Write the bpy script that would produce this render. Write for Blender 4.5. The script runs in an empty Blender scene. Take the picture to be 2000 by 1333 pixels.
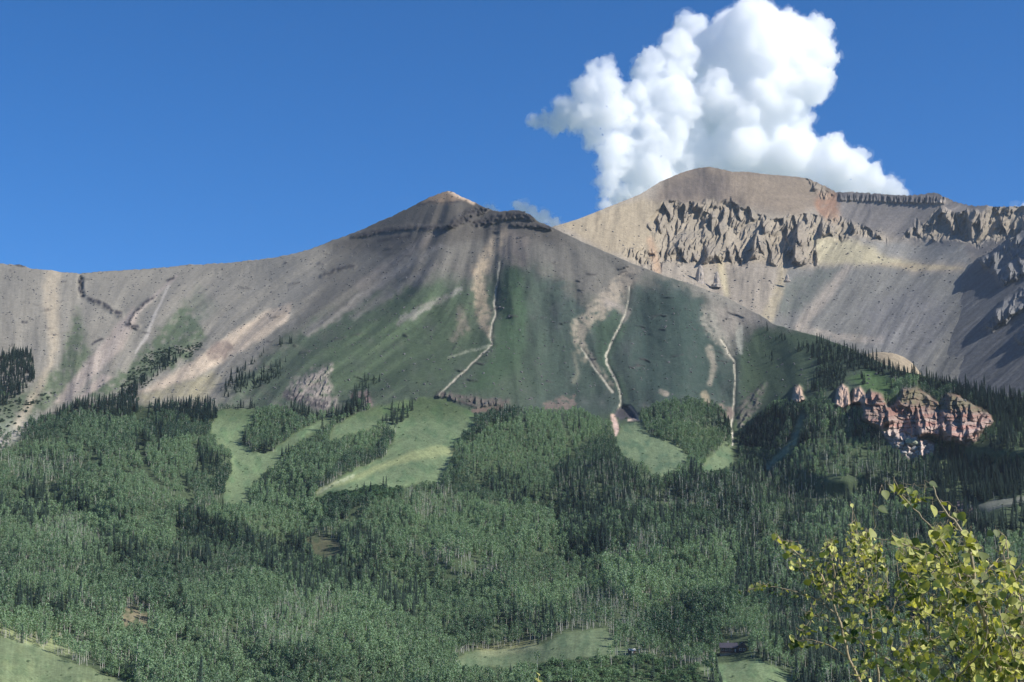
import bpy, math, random
import numpy as np
from mathutils import Vector, Matrix

# ------------------------------------------------------------------ camera, light, exposure
F, CX, CY, HOR = 3100.0, 1000.0, 666.5, 1150.0     # focal length and horizon of the photograph, in its pixels
PITCH = math.atan((HOR - CY) / F)
SUN_ELEV, SUN_AZ = math.radians(37), math.radians(109)   # azimuth clockwise from the view direction
HAZE = 1.8e-5
scene = bpy.context.scene
col = scene.collection
cam_d = bpy.data.cameras.new('camera')
cam_d.sensor_width = 36.0
cam_d.lens = 36.0 * F / 2000.0
cam_d.clip_start, cam_d.clip_end = 0.1, 90000.0
cam = bpy.data.objects.new('camera', cam_d)
cam.location = (0, 0, 0)
cam.rotation_euler = (math.pi / 2 + PITCH, 0, 0)
col.objects.link(cam)
scene.camera = cam

world = bpy.data.worlds.new('World')
scene.world = world
world.use_nodes = True
wn = world.node_tree
for n in list(wn.nodes): wn.nodes.remove(n)
sky = wn.nodes.new('ShaderNodeTexSky')
sky.sky_type = 'NISHITA'
sky.sun_disc = False
sky.sun_elevation = SUN_ELEV
sky.sun_rotation = SUN_AZ
sky.altitude = 3200
sky.air_density = 1.0
sky.dust_density = 0.0
sky.ozone_density = 9.0
bg = wn.nodes.new('ShaderNodeBackground')
bg.inputs['Strength'].default_value = 0.108
wo = wn.nodes.new('ShaderNodeOutputWorld')
hsv = wn.nodes.new('ShaderNodeHueSaturation'); hsv.inputs['Saturation'].default_value = 1.16
wn.links.new(sky.outputs[0], hsv.inputs['Color']); wn.links.new(hsv.outputs[0], bg.inputs['Color'])
wn.links.new(bg.outputs[0], wo.inputs['Surface'])

sun_d = bpy.data.lights.new('sun', 'SUN')
sun_d.energy = 4.8
sun_d.angle = math.radians(0.53)
sun_d.color = (1.0, 0.96, 0.89)
sun = bpy.data.objects.new('sun', sun_d)
SUN_DIR = Vector((math.sin(SUN_AZ) * math.cos(SUN_ELEV), math.cos(SUN_AZ) * math.cos(SUN_ELEV), math.sin(SUN_ELEV)))
sun.rotation_euler = SUN_DIR.to_track_quat('Z', 'Y').to_euler()
sun.location = SUN_DIR * 100
col.objects.link(sun)

vs = scene.view_settings
vs.view_transform = 'Standard'
vs.look = 'None'
vs.exposure = 0.45
vs.gamma = 1.0
cy = scene.cycles
cy.max_bounces = 64
cy.diffuse_bounces = 3
cy.glossy_bounces = 2
cy.transmission_bounces = 3
cy.volume_bounces = 64
cy.transparent_max_bounces = 8
cy.use_adaptive_sampling = False
cy.use_denoising = True
cy.denoiser = 'OPENIMAGEDENOISE'
scene.render.film_transparent = False

rng = np.random.default_rng(7)
random.seed(7)

# ------------------------------------------------------------------ numeric helpers
_perm = np.random.default_rng(3).permutation(256)
_perm = np.concatenate([_perm, _perm, _perm])
_ga = np.random.default_rng(4).uniform(0, 2 * np.pi, 256)
_gx, _gy = np.cos(_ga), np.sin(_ga)
def perlin(x, y, seed=0):
    x = np.asarray(x, float) + seed * 17.37; y = np.asarray(y, float) + seed * 9.73
    xi = np.floor(x); yi = np.floor(y)
    xf = x - xi; yf = y - yi
    xi = xi.astype(int) & 255; yi = yi.astype(int) & 255
    u = xf * xf * xf * (xf * (xf * 6 - 15) + 10); v = yf * yf * yf * (yf * (yf * 6 - 15) + 10)
    def g(ix, iy, dx, dy):
        h = _perm[_perm[ix & 255] + (iy & 255)]
        return _gx[h] * dx + _gy[h] * dy
    a = g(xi, yi, xf, yf); b = g(xi + 1, yi, xf - 1, yf)
    c = g(xi, yi + 1, xf, yf - 1); d = g(xi + 1, yi + 1, xf - 1, yf - 1)
    return 1.5 * ((a + u * (b - a)) + v * ((c + u * (d - c)) - (a + u * (b - a))))
def fbm(x, y, octv=4, seed=0, gain=0.5):
    s = 0; a = 1.0; t = 0
    for o in range(octv):
        s = s + a * perlin(x * 2 ** o, y * 2 ** o, seed + o * 3); t += a; a *= gain
    return s / t
def ridged(x, y, octv=4, seed=0, gain=0.5):
    s = 0; a = 1.0; t = 0
    for o in range(octv):
        s = s + a * (1 - np.abs(perlin(x * 2 ** o, y * 2 ** o, seed + o * 5)) * 1.6); t += a; a *= gain
    return s / t
def worley(x, y, seed=0, up=1.0, down=1.0):
    """angular cones: 1 at a seed, falling to 0; longer below the seed than above it"""
    x = np.asarray(x, float) + seed * 13.7; y = np.asarray(y, float) + seed * 5.1
    xi = np.floor(x).astype(int); yi = np.floor(y).astype(int)
    best = np.full(x.shape, 9.0)
    for a in (-1, 0, 1):
        for b in (-2, -1, 0, 1):
            h = _perm[_perm[(xi + a) & 255] + ((yi + b) & 255)]; h2 = _perm[h + 77]
            dx = x - (xi + a + .1 + .8 * h / 255); dy = y - (yi + b + .1 + .8 * h2 / 255)
            best = np.minimum(best, np.abs(dx) * (1 + .5 * (h2 % 7) / 7) + np.where(dy < 0, -dy * up, dy * down) * (.8 + .4 * (h % 5) / 5) - .25 * (h % 11) / 11)
    return 1 - best
def sstep(a, b, x):
    t = np.clip((x - a) / (b - a), 0, 1)
    return t * t * (3 - 2 * t)
def lin(r, g, b):
    c = np.array([r, g, b], float) / 255
    return np.where(c <= 0.04045, c / 12.92, ((c + 0.055) / 1.055) ** 2.4)

CP, SP = math.cos(PITCH), math.sin(PITCH)
def rays(px, py):
    """direction of a picture point as (x, y, z) per unit of horizontal range"""
    a = np.asarray(px, float) - CX; b = CY - np.asarray(py, float)
    x = a; y = F * CP - b * SP; z = F * SP + b * CP
    h = np.hypot(x, y)
    return x / h, y / h, z / h
def at(px, py, r):
    x, y, z = rays(px, py)
    return Vector((float(x * r), float(y * r), float(z * r)))
def project(P):
    P = np.asarray(P, float)
    d = P[..., 1] * CP + P[..., 2] * SP
    up = -P[..., 1] * SP + P[..., 2] * CP
    return CX + F * P[..., 0] / d, CY - F * up / d

def tps(ctrl):
    c = np.array(ctrl, float); n = len(c)
    q = c[:, :2] / 300.0
    def phi(d2): return 0.5 * d2 * np.log(d2 + 1e-9)
    d2 = ((q[:, None] - q[None]) ** 2).sum(-1)
    K = phi(d2) + np.eye(n) * 0.02
    Pm = np.column_stack([np.ones(n), q])
    A = np.block([[K, Pm], [Pm.T, np.zeros((3, 3))]])
    w = np.linalg.solve(A, np.concatenate([c[:, 2], np.zeros(3)]))
    def ev(u, v):
        u = np.asarray(u, float) / 300.0; v = np.asarray(v, float) / 300.0
        o = w[n] + w[n + 1] * u + w[n + 2] * v
        for i in range(n):
            o = o + w[i] * phi((u - q[i, 0]) ** 2 + (v - q[i, 1]) ** 2)
        return o
    return ev

# ------------------------------------------------------------------ land cover maps (ground colour and what grows where)
X0, X1, Y0, Y1, ST = -350, 2350, 320, 1460, 1.5
RX = np.arange(X0, X1 + 2, ST); RY = np.arange(Y0, Y1 + 2, ST)
GX, GY = np.meshgrid(RX.astype(float), RY.astype(float))
WPX = fbm(GX / 26, GY / 26, 3, 11); WPY = fbm(GX / 26, GY / 26, 3, 21)

class Cover:
    def __init__(s, base):
        s.c = np.empty(GX.shape + (3,)); s.c[:] = base
        s.k = np.zeros(GX.shape, np.uint8)
    def box(s, pts, m):
        p = np.array(pts, float)
        i0 = max(0, int((p[:, 0].min() - m - X0) // ST)); i1 = min(len(RX), int((p[:, 0].max() + m - X0) // ST) + 2)
        j0 = max(0, int((p[:, 1].min() - m - Y0) // ST)); j1 = min(len(RY), int((p[:, 1].max() + m - Y0) // ST) + 2)
        return slice(j0, j1), slice(i0, i1)
    def poly_mask(s, pts, f=3.0, warp=4.0):
        sl = s.box(pts, f + warp * 1.5 + 4)
        x = GX[sl] + WPX[sl] * warp; y = GY[sl] + WPY[sl] * warp
        p = np.array(pts, float); q = np.roll(p, -1, 0)
        ins = np.zeros(x.shape, bool); d2 = np.full(x.shape, 1e12)
        for (ax, ay), (bx, by) in zip(p, q):
            if ay != by:
                ins ^= ((ay > y) != (by > y)) & (x < (bx - ax) * (y - ay) / (by - ay) + ax)
            L = (bx - ax) ** 2 + (by - ay) ** 2 + 1e-9
            t = np.clip(((x - ax) * (bx - ax) + (y - ay) * (by - ay)) / L, 0, 1)
            d2 = np.minimum(d2, (x - ax - t * (bx - ax)) ** 2 + (y - ay - t * (by - ay)) ** 2)
        sd = np.where(ins, 1, -1) * np.sqrt(d2)
        return sl, sstep(-f, f, sd)
    def line_mask(s, pts, w, f=None, warp=3.0):
        """pts of (x, y) or (x, y, half width)"""
        p = [(a[0], a[1], a[2] if len(a) > 2 else w) for a in pts]
        mw = max(a[2] for a in p)
        sl = s.box([(a[0], a[1]) for a in p], mw * 2 + warp * 1.5 + 6)
        x = GX[sl] + WPX[sl] * warp; y = GY[sl] + WPY[sl] * warp
        m = np.zeros(x.shape)
        for (ax, ay, aw), (bx, by, bw) in zip(p[:-1], p[1:]):
            L = (bx - ax) ** 2 + (by - ay) ** 2 + 1e-9
            t = np.clip(((x - ax) * (bx - ax) + (y - ay) * (by - ay)) / L, 0, 1)
            d = np.hypot(x - ax - t * (bx - ax), y - ay - t * (by - ay))
            ww = aw + t * (bw - aw); ff = ww * 0.6 + 0.6 if f is None else f
            m = np.maximum(m, 1 - sstep(ww - ff, ww + ff, d))
        return sl, m
    def tint(s, sl, m, c, a=1.0):
        m = (m * a)[..., None]
        s.c[sl] = s.c[sl] * (1 - m) + np.asarray(c) * m
    def poly(s, pts, c, a=1.0, f=3.0, warp=4.0, n=0.0, ns=14.0, seed=1):
        sl, m = s.poly_mask(pts, f, warp)
        if n: m = np.clip(m * (1 + n * fbm(GX[sl] / ns, GY[sl] / ns, 3, seed) * 2.2), 0, 1)
        s.tint(sl, m, c, a)
    def line(s, pts, w, c, a=1.0, f=None, warp=3.0, n=0.0, ns=9.0, seed=2):
        sl, m = s.line_mask(pts, w, f, warp)
        if n: m = np.clip(m * (1 + n * fbm(GX[sl] / ns, GY[sl] / ns, 3, seed) * 2.2), 0, 1)
        s.tint(sl, m, c, a)
    def kind(s, pts, k, warp=4.0):
        sl, m = s.poly_mask(pts, 0.5, warp)
        s.k[sl][m > 0.5] = k
    def kind_line(s, pts, w, k, warp=3.0):
        sl, m = s.line_mask(pts, w, 0.5, warp)
        s.k[sl][m > 0.5] = k
    def sample(s, u, v, arr=None):
        a = s.c if arr is None else arr
        x = np.clip((u - X0) / ST, 0, len(RX) - 1.001); y = np.clip((v - Y0) / ST, 0, len(RY) - 1.001)
        i = x.astype(int); j = y.astype(int); fx = x - i; fy = y - j
        if a.ndim == 3: fx = fx[..., None]; fy = fy[..., None]
        return (a[j, i] * (1 - fx) + a[j, i + 1] * fx) * (1 - fy) + (a[j + 1, i] * (1 - fx) + a[j + 1, i + 1] * fx) * fy
    def at_kind(s, u, v):
        i = np.clip(((u - X0) / ST + .5).astype(int), 0, len(RX) - 1); j = np.clip(((v - Y0) / ST + .5).astype(int), 0, len(RY) - 1)
        return s.k[j, i]

NONE, ASPEN, CONIFER, MIXED, THIN, SHRUB, DRY = range(7)
FSKY = [(-400, 545), (-200, 530), (-60, 518), (0, 515), (40, 518), (60, 525), (130, 532), (165, 533), (215, 529), (270, 526), (330, 522), (380, 516), (440, 514), (540, 503), (600, 489), (650, 470), (700, 452), (760, 425), (820, 395), (845, 383), (866, 374), (876, 373), (888, 376), (910, 388), (940, 402), (960, 410), (975, 414), (995, 411), (1020, 412), (1036, 419), (1052, 434), (1075, 442), (1100, 455), (1150, 478), (1200, 500), (1250, 520), (1300, 540), (1350, 555), (1400, 573), (1440, 592), (1480, 613), (1510, 632), (1560, 647), (1600, 658), (1650, 676), (1700, 700), (1750, 722), (1800, 733), (1850, 748), (1900, 762), (1950, 774), (2000, 778), (2100, 800), (2400, 870)]
FSKY = np.array(FSKY, float)
def front_sky(u): return np.interp(u, FSKY[:, 0], FSKY[:, 1])

fc = Cover(lin(74, 86, 62))
# --- bare upper mountain
SCREE, PEAK = lin(154, 149, 139), lin(118, 115, 109)
fc.poly([(-400, 300), (2400, 300), (2400, 620), (1500, 660), (1440, 800), (900, 800), (420, 800), (270, 790), (120, 800), (0, 880), (-400, 880)], SCREE, f=12)
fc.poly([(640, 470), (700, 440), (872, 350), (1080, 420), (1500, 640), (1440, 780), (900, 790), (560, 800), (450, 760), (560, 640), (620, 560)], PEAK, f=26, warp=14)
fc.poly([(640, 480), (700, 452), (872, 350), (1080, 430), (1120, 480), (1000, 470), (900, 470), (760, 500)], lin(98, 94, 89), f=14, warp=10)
fc.poly([(825, 395), (872, 350), (905, 385), (880, 398)], lin(150, 130, 110), f=6)
fc.line([(878, 375), (905, 387), (925, 398)], 3, lin(215, 190, 165))
# --- green of the lower front slopes
fc.poly([(430, 800), (450, 745), (520, 695), (590, 640), (690, 595), (780, 560), (870, 545), (930, 560), (985, 520), (1010, 505), (1080, 545), (1140, 590), (1200, 620), (1240, 560), (1310, 545), (1370, 590), (1400, 640), (1440, 700), (1470, 640), (1560, 640), (1720, 690), (1790, 790), (1700, 810), (900, 820)], lin(88, 100, 86), a=0.92, f=26, warp=22, n=0.35, ns=30)
fc.poly([(600, 700), (760, 600), (860, 560), (920, 590), (950, 680), (880, 740), (760, 760), (640, 770)], lin(92, 107, 84), a=0.75, f=34, warp=20, n=0.6, ns=36)
fc.poly([(985, 530), (1005, 515), (1022, 540), (1030, 640), (1020, 720), (960, 760), (900, 770), (965, 690), (975, 620)], lin(84, 104, 80), a=0.9, f=10, warp=8, n=0.3)
fc.poly([(1040, 650), (1120, 660), (1190, 740), (1180, 770), (1060, 770), (960, 770)], lin(90, 103, 85), a=0.7, f=30, warp=16, n=0.5)
fc.poly([(1160, 640), (1210, 600), (1225, 640), (1190, 700), (1215, 740), (1240, 800), (1200, 760), (1165, 700)], lin(90, 107, 82), a=0.85, f=9, warp=6)
fc.poly([(1240, 600), (1330, 560), (1380, 640), (1420, 760), (1330, 780), (1240, 780)], lin(76, 92, 80), a=0.8, f=24, warp=14, n=0.5)
fc.poly([(1440, 700), (1480, 640), (1590, 655), (1650, 700), (1590, 760), (1500, 780), (1450, 800)], lin(92, 106, 84), f=10, warp=6)
fc.poly([(1655, 740), (1700, 720), (1750, 745), (1770, 780), (1730, 790), (1690, 760)], lin(100, 124, 82), f=8)
fc.poly([(60, 760), (110, 720), (140, 640), (150, 600), (175, 690), (150, 740), (120, 780), (60, 820), (0, 850), (-60, 840), (0, 780)], lin(104, 116, 92), a=0.8, f=12, warp=10, n=0.5)
fc.poly([(250, 720), (300, 660), (360, 590), (385, 620), (400, 660), (370, 700), (290, 740), (200, 775), (170, 780), (205, 745)], lin(98, 112, 88), a=0.85, f=12, warp=12, n=0.7)
fc.poly([(330, 640), (390, 560), (420, 600), (370, 660)], lin(112, 122, 104), a=0.5, f=14, warp=8, n=0.6)
# --- pale scree fans, gullies, worn soil
TAN, PALE = lin(206, 187, 158), lin(196, 184, 172)
fc.line([(105, 535, 16), (98, 590, 15), (104, 640, 11), (106, 680, 5), (96, 715, 4), (75, 760, 6), (35, 830, 8)], 10, lin(198, 184, 162), a=0.8, f=9, warp=7, n=.3)
fc.poly([(175, 700), (225, 640), (260, 600), (270, 620), (240, 680), (180, 740), (130, 785), (105, 788), (140, 745)], lin(186, 172, 162), a=0.85, f=6, n=0.2)
fc.poly([(150, 780), (200, 730), (220, 735), (170, 775)], lin(186, 172, 162), a=0.9, f=4)
fc.poly([(270, 768), (330, 735), (400, 690), (450, 650), (520, 610), (570, 590), (560, 625), (500, 668), (440, 705), (370, 742), (300, 764)], lin(206, 188, 168), a=0.9, f=6, warp=5, n=0.2)
fc.poly([(265, 775), (330, 755), (420, 728), (430, 740), (400, 780), (330, 776), (285, 790)], lin(160, 153, 128), a=.8, f=8, n=0.5)
fc.line([(330, 560, 2), (305, 610, 2.5), (285, 660, 3), (265, 690, 2)], 2.5, lin(205, 197, 188), a=0.8)
fc.line([(240, 640, 5), (300, 580, 4), (345, 540, 3)], 5, lin(176, 164, 158), a=0.6)
fc.line([(600, 650, 8), (680, 600, 8), (760, 540, 7), (860, 480, 4)], 7, lin(150, 144, 138), a=0.7, f=6, warp=8, n=0.4)
fc.line([(690, 620, 5), (760, 575, 8), (850, 520, 5)], 7, lin(150, 143, 136), a=0.5, f=8, warp=8, n=0.4)
fc.line([(700, 560, 6), (780, 505, 8), (850, 455, 4)], 7, lin(142, 134, 128), a=0.6, f=8, warp=8, n=0.4)
fc.line([(775, 632, 4), (810, 612, 9), (860, 585, 5), (900, 565, 4)], 7, lin(146, 143, 136), a=0.75, f=5, warp=8, n=0.6)
fc.poly([(405, 690), (420, 668), (445, 665), (455, 680), (440, 700), (410, 705)], lin(126, 112, 106), a=0.8, f=6, n=0.4)
fc.poly([(980, 455), (1000, 448), (1030, 470), (1030, 520), (1000, 520), (980, 500), (960, 490)], lin(138, 128, 120), a=0.8, f=12, n=0.4)
fc.line([(985, 455, 6), (955, 492, 12), (936, 530, 12), (938, 580, 11), (945, 625, 10), (955, 658, 5)], 10, lin(178, 162, 140), a=0.8, f=8, warp=12, n=0.7)
fc.line([(900, 600, 5), (905, 640, 12), (890, 660, 6)], 8, lin(150, 138, 124), a=0.6, f=9, warp=8, n=0.6)
fc.line([(1232, 535, 12), (1190, 585, 18), (1150, 620, 17), (1130, 645, 14), (1134, 670, 8), (1142, 690, 6), (1165, 720, 3), (1192, 750, 4)], 10, lin(172, 160, 144), a=0.75, f=9, warp=14, n=0.9)
fc.line([(1185, 590, 6), (1225, 610, 6), (1218, 625, 3)], 5, lin(166, 156, 148), a=0.7, f=6, warp=6, n=0.3)
fc.line([(1122, 690), (1130, 730), (1120, 745)], 5, lin(150, 146, 128), a=0.5, f=6)
fc.line([(1380, 610, 12), (1395, 645, 16), (1412, 668, 11), (1428, 692, 4)], 12, lin(170, 164, 152), a=0.75, f=9, warp=10, n=0.9)
fc.line([(1446, 635, 6), (1444, 665, 7), (1447, 690, 3)], 6, lin(172, 172, 160), a=0.8, f=3, n=0.5)
fc.line([(1385, 680, 6), (1395, 720, 6), (1385, 750, 4)], 6, lin(170, 160, 146), a=0.7, f=5, n=0.6)
fc.poly([(1395, 600), (1460, 600), (1500, 630), (1450, 640), (1420, 660)], lin(160, 152, 142), a=0.8, f=12, n=0.4)
GULLY = [[(976, 512, 1.5), (971, 553, 2.2), (965, 592, 2.6), (967, 615, 2.6), (960, 640, 2.6), (957, 660, 3), (961, 675, 2.6), (940, 692, 2.4), (900, 732, 2.4), (858, 771, 2.2)],
         [(1229, 560, 1.2), (1226, 600, 1.6), (1215, 627, 2), (1200, 657, 2.4), (1185, 690, 3), (1184, 709, 3.2), (1197, 731, 3.2), (1204, 746, 3), (1213, 786, 2.2), (1206, 800, 2)],
         [(1134, 680, 2), (1150, 703, 2.4), (1166, 728, 2.6), (1185, 750, 3.2), (1195, 766, 4)],
         [(1408, 665, 2.4), (1422, 684, 2.6), (1434, 707, 2.6), (1435, 760, 2.4), (1432, 800, 2.4), (1428, 840, 2), (1431, 870, 1.5)]]
for g in GULLY: fc.line([(a + 2.4, b, c * .6) for a, b, c in g], 2.4, lin(64, 68, 62), a=.75, f=1.2, warp=3.5, n=.7, ns=6)  # shadow line beside each gully, painted into the ground colour
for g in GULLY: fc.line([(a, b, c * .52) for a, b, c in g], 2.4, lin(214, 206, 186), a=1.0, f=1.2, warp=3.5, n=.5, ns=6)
fc.line([(956, 677, 3), (920, 684, 2.5), (875, 700, 2)], 2.5, lin(170, 172, 150), a=0.7, n=0.9, ns=5)
# --- meadows and clearings (each also a piece of the setting of its own)
MEADOW = lin(112, 130, 84)
MEADOWS = {
 'ski': [(412, 845), (418, 815), (435, 800), (470, 800), (502, 798), (492, 820), (478, 834), (472, 850), (474, 870), (500, 885), (530, 882), (560, 862), (583, 842), (620, 824), (655, 812), (640, 832), (600, 852), (560, 882), (542, 902), (528, 914), (508, 932), (494, 944), (486, 962), (484, 982), (440, 984), (434, 970), (445, 940), (453, 912), (451, 890), (440, 872), (424, 866)],
 'big': [(640, 862), (655, 832), (700, 808), (740, 794), (780, 784), (830, 780), (872, 780), (902, 794), (934, 812), (926, 828), (906, 848), (892, 866), (884, 886), (878, 906), (868, 928), (862, 948), (800, 944), (780, 956), (740, 950), (700, 958), (650, 962), (606, 972), (640, 948), (700, 917), (752, 892), (768, 862), (772, 842), (740, 834), (700, 842)],
 'right': [(1212, 832), (1236, 826), (1252, 824), (1272, 852), (1322, 868), (1346, 895), (1322, 915), (1292, 932), (1270, 922), (1256, 906), (1216, 892), (1206, 862)],
 'notch': [(1366, 918), (1400, 880), (1424, 858), (1432, 900), (1424, 918)],
 'corner': [(-400, 1215), (0, 1243), (60, 1258), (110, 1278), (160, 1300), (200, 1316), (255, 1336), (280, 1470), (-400, 1470)],
 'centre': [(862, 1297), (930, 1272), (1000, 1266), (1060, 1258), (1090, 1240), (1130, 1232), (1180, 1230), (1204, 1246), (1196, 1266), (1240, 1268), (1236, 1280), (1150, 1284), (1080, 1291), (1000, 1302), (900, 1304)],
 'cabin': [(1366, 1305), (1400, 1298), (1460, 1293), (1482, 1286), (1500, 1298), (1534, 1312), (1552, 1335), (1560, 1470), (1430, 1470), (1410, 1325)],
}
for k, p in MEADOWS.items():
    fc.poly(p, {'right': lin(82, 100, 72), 'corner': lin(124, 131, 84), 'centre': lin(106, 118, 80), 'notch': lin(96, 114, 78)}.get(k, MEADOW), f=5, warp=9)
    fc.poly(p, lin(94, 108, 74), a=0.6, f=3, warp=5, n=1.0, ns=40, seed=9)
    fc.poly(p, lin(136, 140, 96), a=0.35, f=3, warp=5, n=1.6, ns=22, seed=15)
fc.line([(610, 968, 2), (660, 945, 3), (740, 915, 5), (800, 892, 9), (860, 880, 11), (885, 885, 8)], 6, lin(160, 160, 104), a=0.75, f=5, warp=6)
fc.line([(620, 962), (650, 945), (690, 930)], 3, lin(190, 188, 140), a=0.7, n=1.0, ns=6)
fc.line([(1566, 815, 4), (1548, 865, 6), (1520, 895, 7), (1498, 912, 6)], 5, lin(104, 122, 100), a=0.9, n=0.6)
fc.poly([(598, 1052), (630, 1046), (664, 1062), (672, 1084), (640, 1090), (610, 1075)], lin(100, 98, 74), a=.85, f=8, n=1.2)
fc.poly([(232, 1190), (262, 1184), (300, 1205), (290, 1226), (244, 1222)], lin(132, 122, 98), a=.85, f=9, n=1.2)
fc.poly([(-60, 1190), (0, 1200), (110, 1235), (170, 1280), (100, 1275), (0, 1240), (-60, 1235)], lin(150, 158, 112), a=0.8, f=8, n=0.8)
fc.poly([(930, 1265), (1040, 1250), (1060, 1268), (940, 1285)], lin(165, 160, 112), a=0.5, f=8)
# --- rock: dark bands under the summit, bluffs, outcrops
ROCK = lin(66, 62, 64)
for p, w in (([(690, 462), (740, 452), (800, 444), (860, 446), (885, 440)], 4), ([(880, 440, 4), (905, 428, 10), (930, 412, 9), (950, 408, 4)], 5), ([(930, 436), (975, 425), (1010, 416), (1040, 420)], 6), ([(1000, 440), (1030, 440), (1075, 443)], 3), ([(815, 402), (840, 396), (880, 396), (910, 392)], 2), ([(628, 540), (650, 530), (690, 520)], 3), ([(740, 470), (800, 462)], 3)):
    fc.line(p, w, ROCK, a=0.85, n=0.9, ns=7, warp=4)
for p, w in (([(157, 545), (156, 562), (160, 578)], 3.5), ([(176, 584), (205, 596), (235, 616)], 4), ([(252, 628), (268, 606), (300, 580)], 2.5), ([(250, 632), (256, 640), (268, 638)], 4), ([(30, 516), (48, 520)], 3), ([(325, 550), (340, 543)], 2), ([(44, 628), (52, 628)], 2), ([(180, 672), (200, 662)], 2)):
    fc.line(p, w, lin(56, 54, 62), a=0.95, n=0.8, ns=5, warp=4)
LEDGES = []
lr = random.Random(77)
for _ in range(95):
    u0 = lr.uniform(-100, 1440); v0 = lr.uniform(float(np.interp(u0, FSKY[:, 0], FSKY[:, 1])) + 10, 745)
    L = lr.uniform(6, 30); sl_ = lr.uniform(-.3, .3); w_ = lr.uniform(.8, 2.4)
    LEDGES.append(([(u0, v0, w_ * .5), (u0 + L * .5, v0 + sl_ * L * .5 + lr.uniform(-2, 2), w_), (u0 + L, v0 + sl_ * L, w_ * .4)], w_, lr.uniform(3, 9)))
for p, w, d in LEDGES: fc.line(p, w, lin(82, 78, 78), a=lr.uniform(.4, .9), n=1.0, ns=5, warp=6)
OUT1 = [(556, 775), (575, 745), (610, 725), (650, 712), (640, 740), (652, 772), (660, 792), (640, 802), (600, 790)]
fc.poly(OUT1, lin(168, 156, 150), a=.75, f=10, warp=12, n=1.2, ns=9)
fc.line([(560, 770, 8), (590, 782, 9), (630, 790, 8)], 7, lin(84, 80, 84), a=.9, n=1.6, ns=6)
fc.line([(690, 775), (715, 768), (722, 790)], 5, lin(150, 130, 126), n=0.8, ns=5)
BLUFF = [(850, 773), (862, 765), (900, 773), (950, 779), (992, 782), (996, 790), (958, 793), (930, 797), (900, 786), (872, 778)]
fc.poly(BLUFF, lin(112, 102, 98), a=.85, f=5, warp=6, n=0.9, ns=8)
fc.line([(925, 803), (960, 799), (980, 795)], 4, lin(140, 112, 106), a=0.6, n=0.9)
fc.poly([(1060, 790), (1100, 776), (1120, 772), (1124, 790), (1110, 800), (1064, 800)], lin(140, 120, 114), a=.7, f=5, warp=7, n=1.3, ns=6)
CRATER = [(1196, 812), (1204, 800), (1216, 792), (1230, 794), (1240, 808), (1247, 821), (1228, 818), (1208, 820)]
fc.poly(CRATER, lin(84, 82, 86), f=2.5, warp=3)  # dark rock, with the hollow's shade painted into its colour
fc.line([(1230, 794), (1240, 806), (1248, 820), (1228, 821)], 2.2, lin(206, 182, 164), f=1.4, warp=1.5)
fc.line([(1196, 812, 3), (1200, 825, 5), (1203, 838, 5), (1203, 850, 2)], 4, lin(204, 176, 160), f=2, n=0.3)
fc.poly([(1402, 790), (1430, 796), (1432, 815), (1426, 826), (1410, 812)], lin(146, 126, 120), a=.7, f=5, warp=6, n=.9)
fc.poly([(1440, 800), (1465, 770), (1495, 745), (1490, 775), (1470, 810), (1445, 840)], lin(134, 124, 118), a=0.65, f=7, warp=8, n=1.6, ns=7)
fc.line([(1290, 765), (1302, 770)], 4, lin(150, 140, 128), n=0.6)
fc.line([(1375, 770), (1382, 785)], 6, lin(160, 150, 128), n=0.6)
fc.poly([(1880, 990), (1960, 975), (2060, 965), (2060, 975), (1960, 990), (1930, 1000)], lin(120, 120, 110), a=0.8, f=3, n=0.5)
fc.poly([(1855, 985), (1880, 978), (1905, 995), (1895, 1005), (1870, 1000)], lin(160, 140, 136), f=3, n=0.5)
CLIFF = [(1683, 818), (1686, 780), (1700, 764), (1722, 769), (1735, 795), (1748, 786), (1762, 760), (1790, 757), (1815, 772), (1834, 786), (1850, 768), (1872, 772), (1900, 790), (1930, 806), (1942, 822), (1934, 832), (1916, 846), (1906, 860), (1890, 869), (1850, 862), (1822, 852), (1796, 856), (1826, 868), (1826, 886), (1800, 892), (1776, 895), (1755, 882), (1732, 858), (1720, 842), (1692, 824)]
fc.poly(CLIFF, lin(154, 132, 122), f=5, warp=6)
sl, m = fc.poly_mask(CLIFF, 3, 2)
band = fbm(GX[sl] / 60, GY[sl] / 5 + GX[sl] * 0.02, 3, 44)
fc.tint(sl, m * sstep(-0.1, 0.35, band), lin(164, 116, 103), 0.6)
fc.tint(sl, m * sstep(0.05, 0.5, -band), lin(178, 160, 148), 0.7)
fc.poly([(1755, 765), (1790, 757), (1830, 790), (1850, 770), (1880, 778), (1925, 806), (1880, 800), (1830, 800), (1790, 790), (1760, 785)], lin(112, 112, 84), a=0.75, f=6, n=0.5)
fc.poly([(1720, 842), (1745, 835), (1790, 858), (1826, 870), (1826, 886), (1776, 895), (1755, 882)], lin(188, 172, 160), a=0.85, f=5, n=0.3)
TOWERS = [[(1546, 782), (1551, 758), (1560, 752), (1567, 760), (1572, 780), (1558, 788)], [(1630, 792), (1634, 760), (1646, 750), (1656, 757), (1662, 790), (1646, 800)], [(1664, 788), (1668, 760), (1680, 755), (1692, 775), (1690, 788)]]
for t in TOWERS: fc.poly(t, lin(206, 178, 160), f=3, warp=2, n=0.2)

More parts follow.
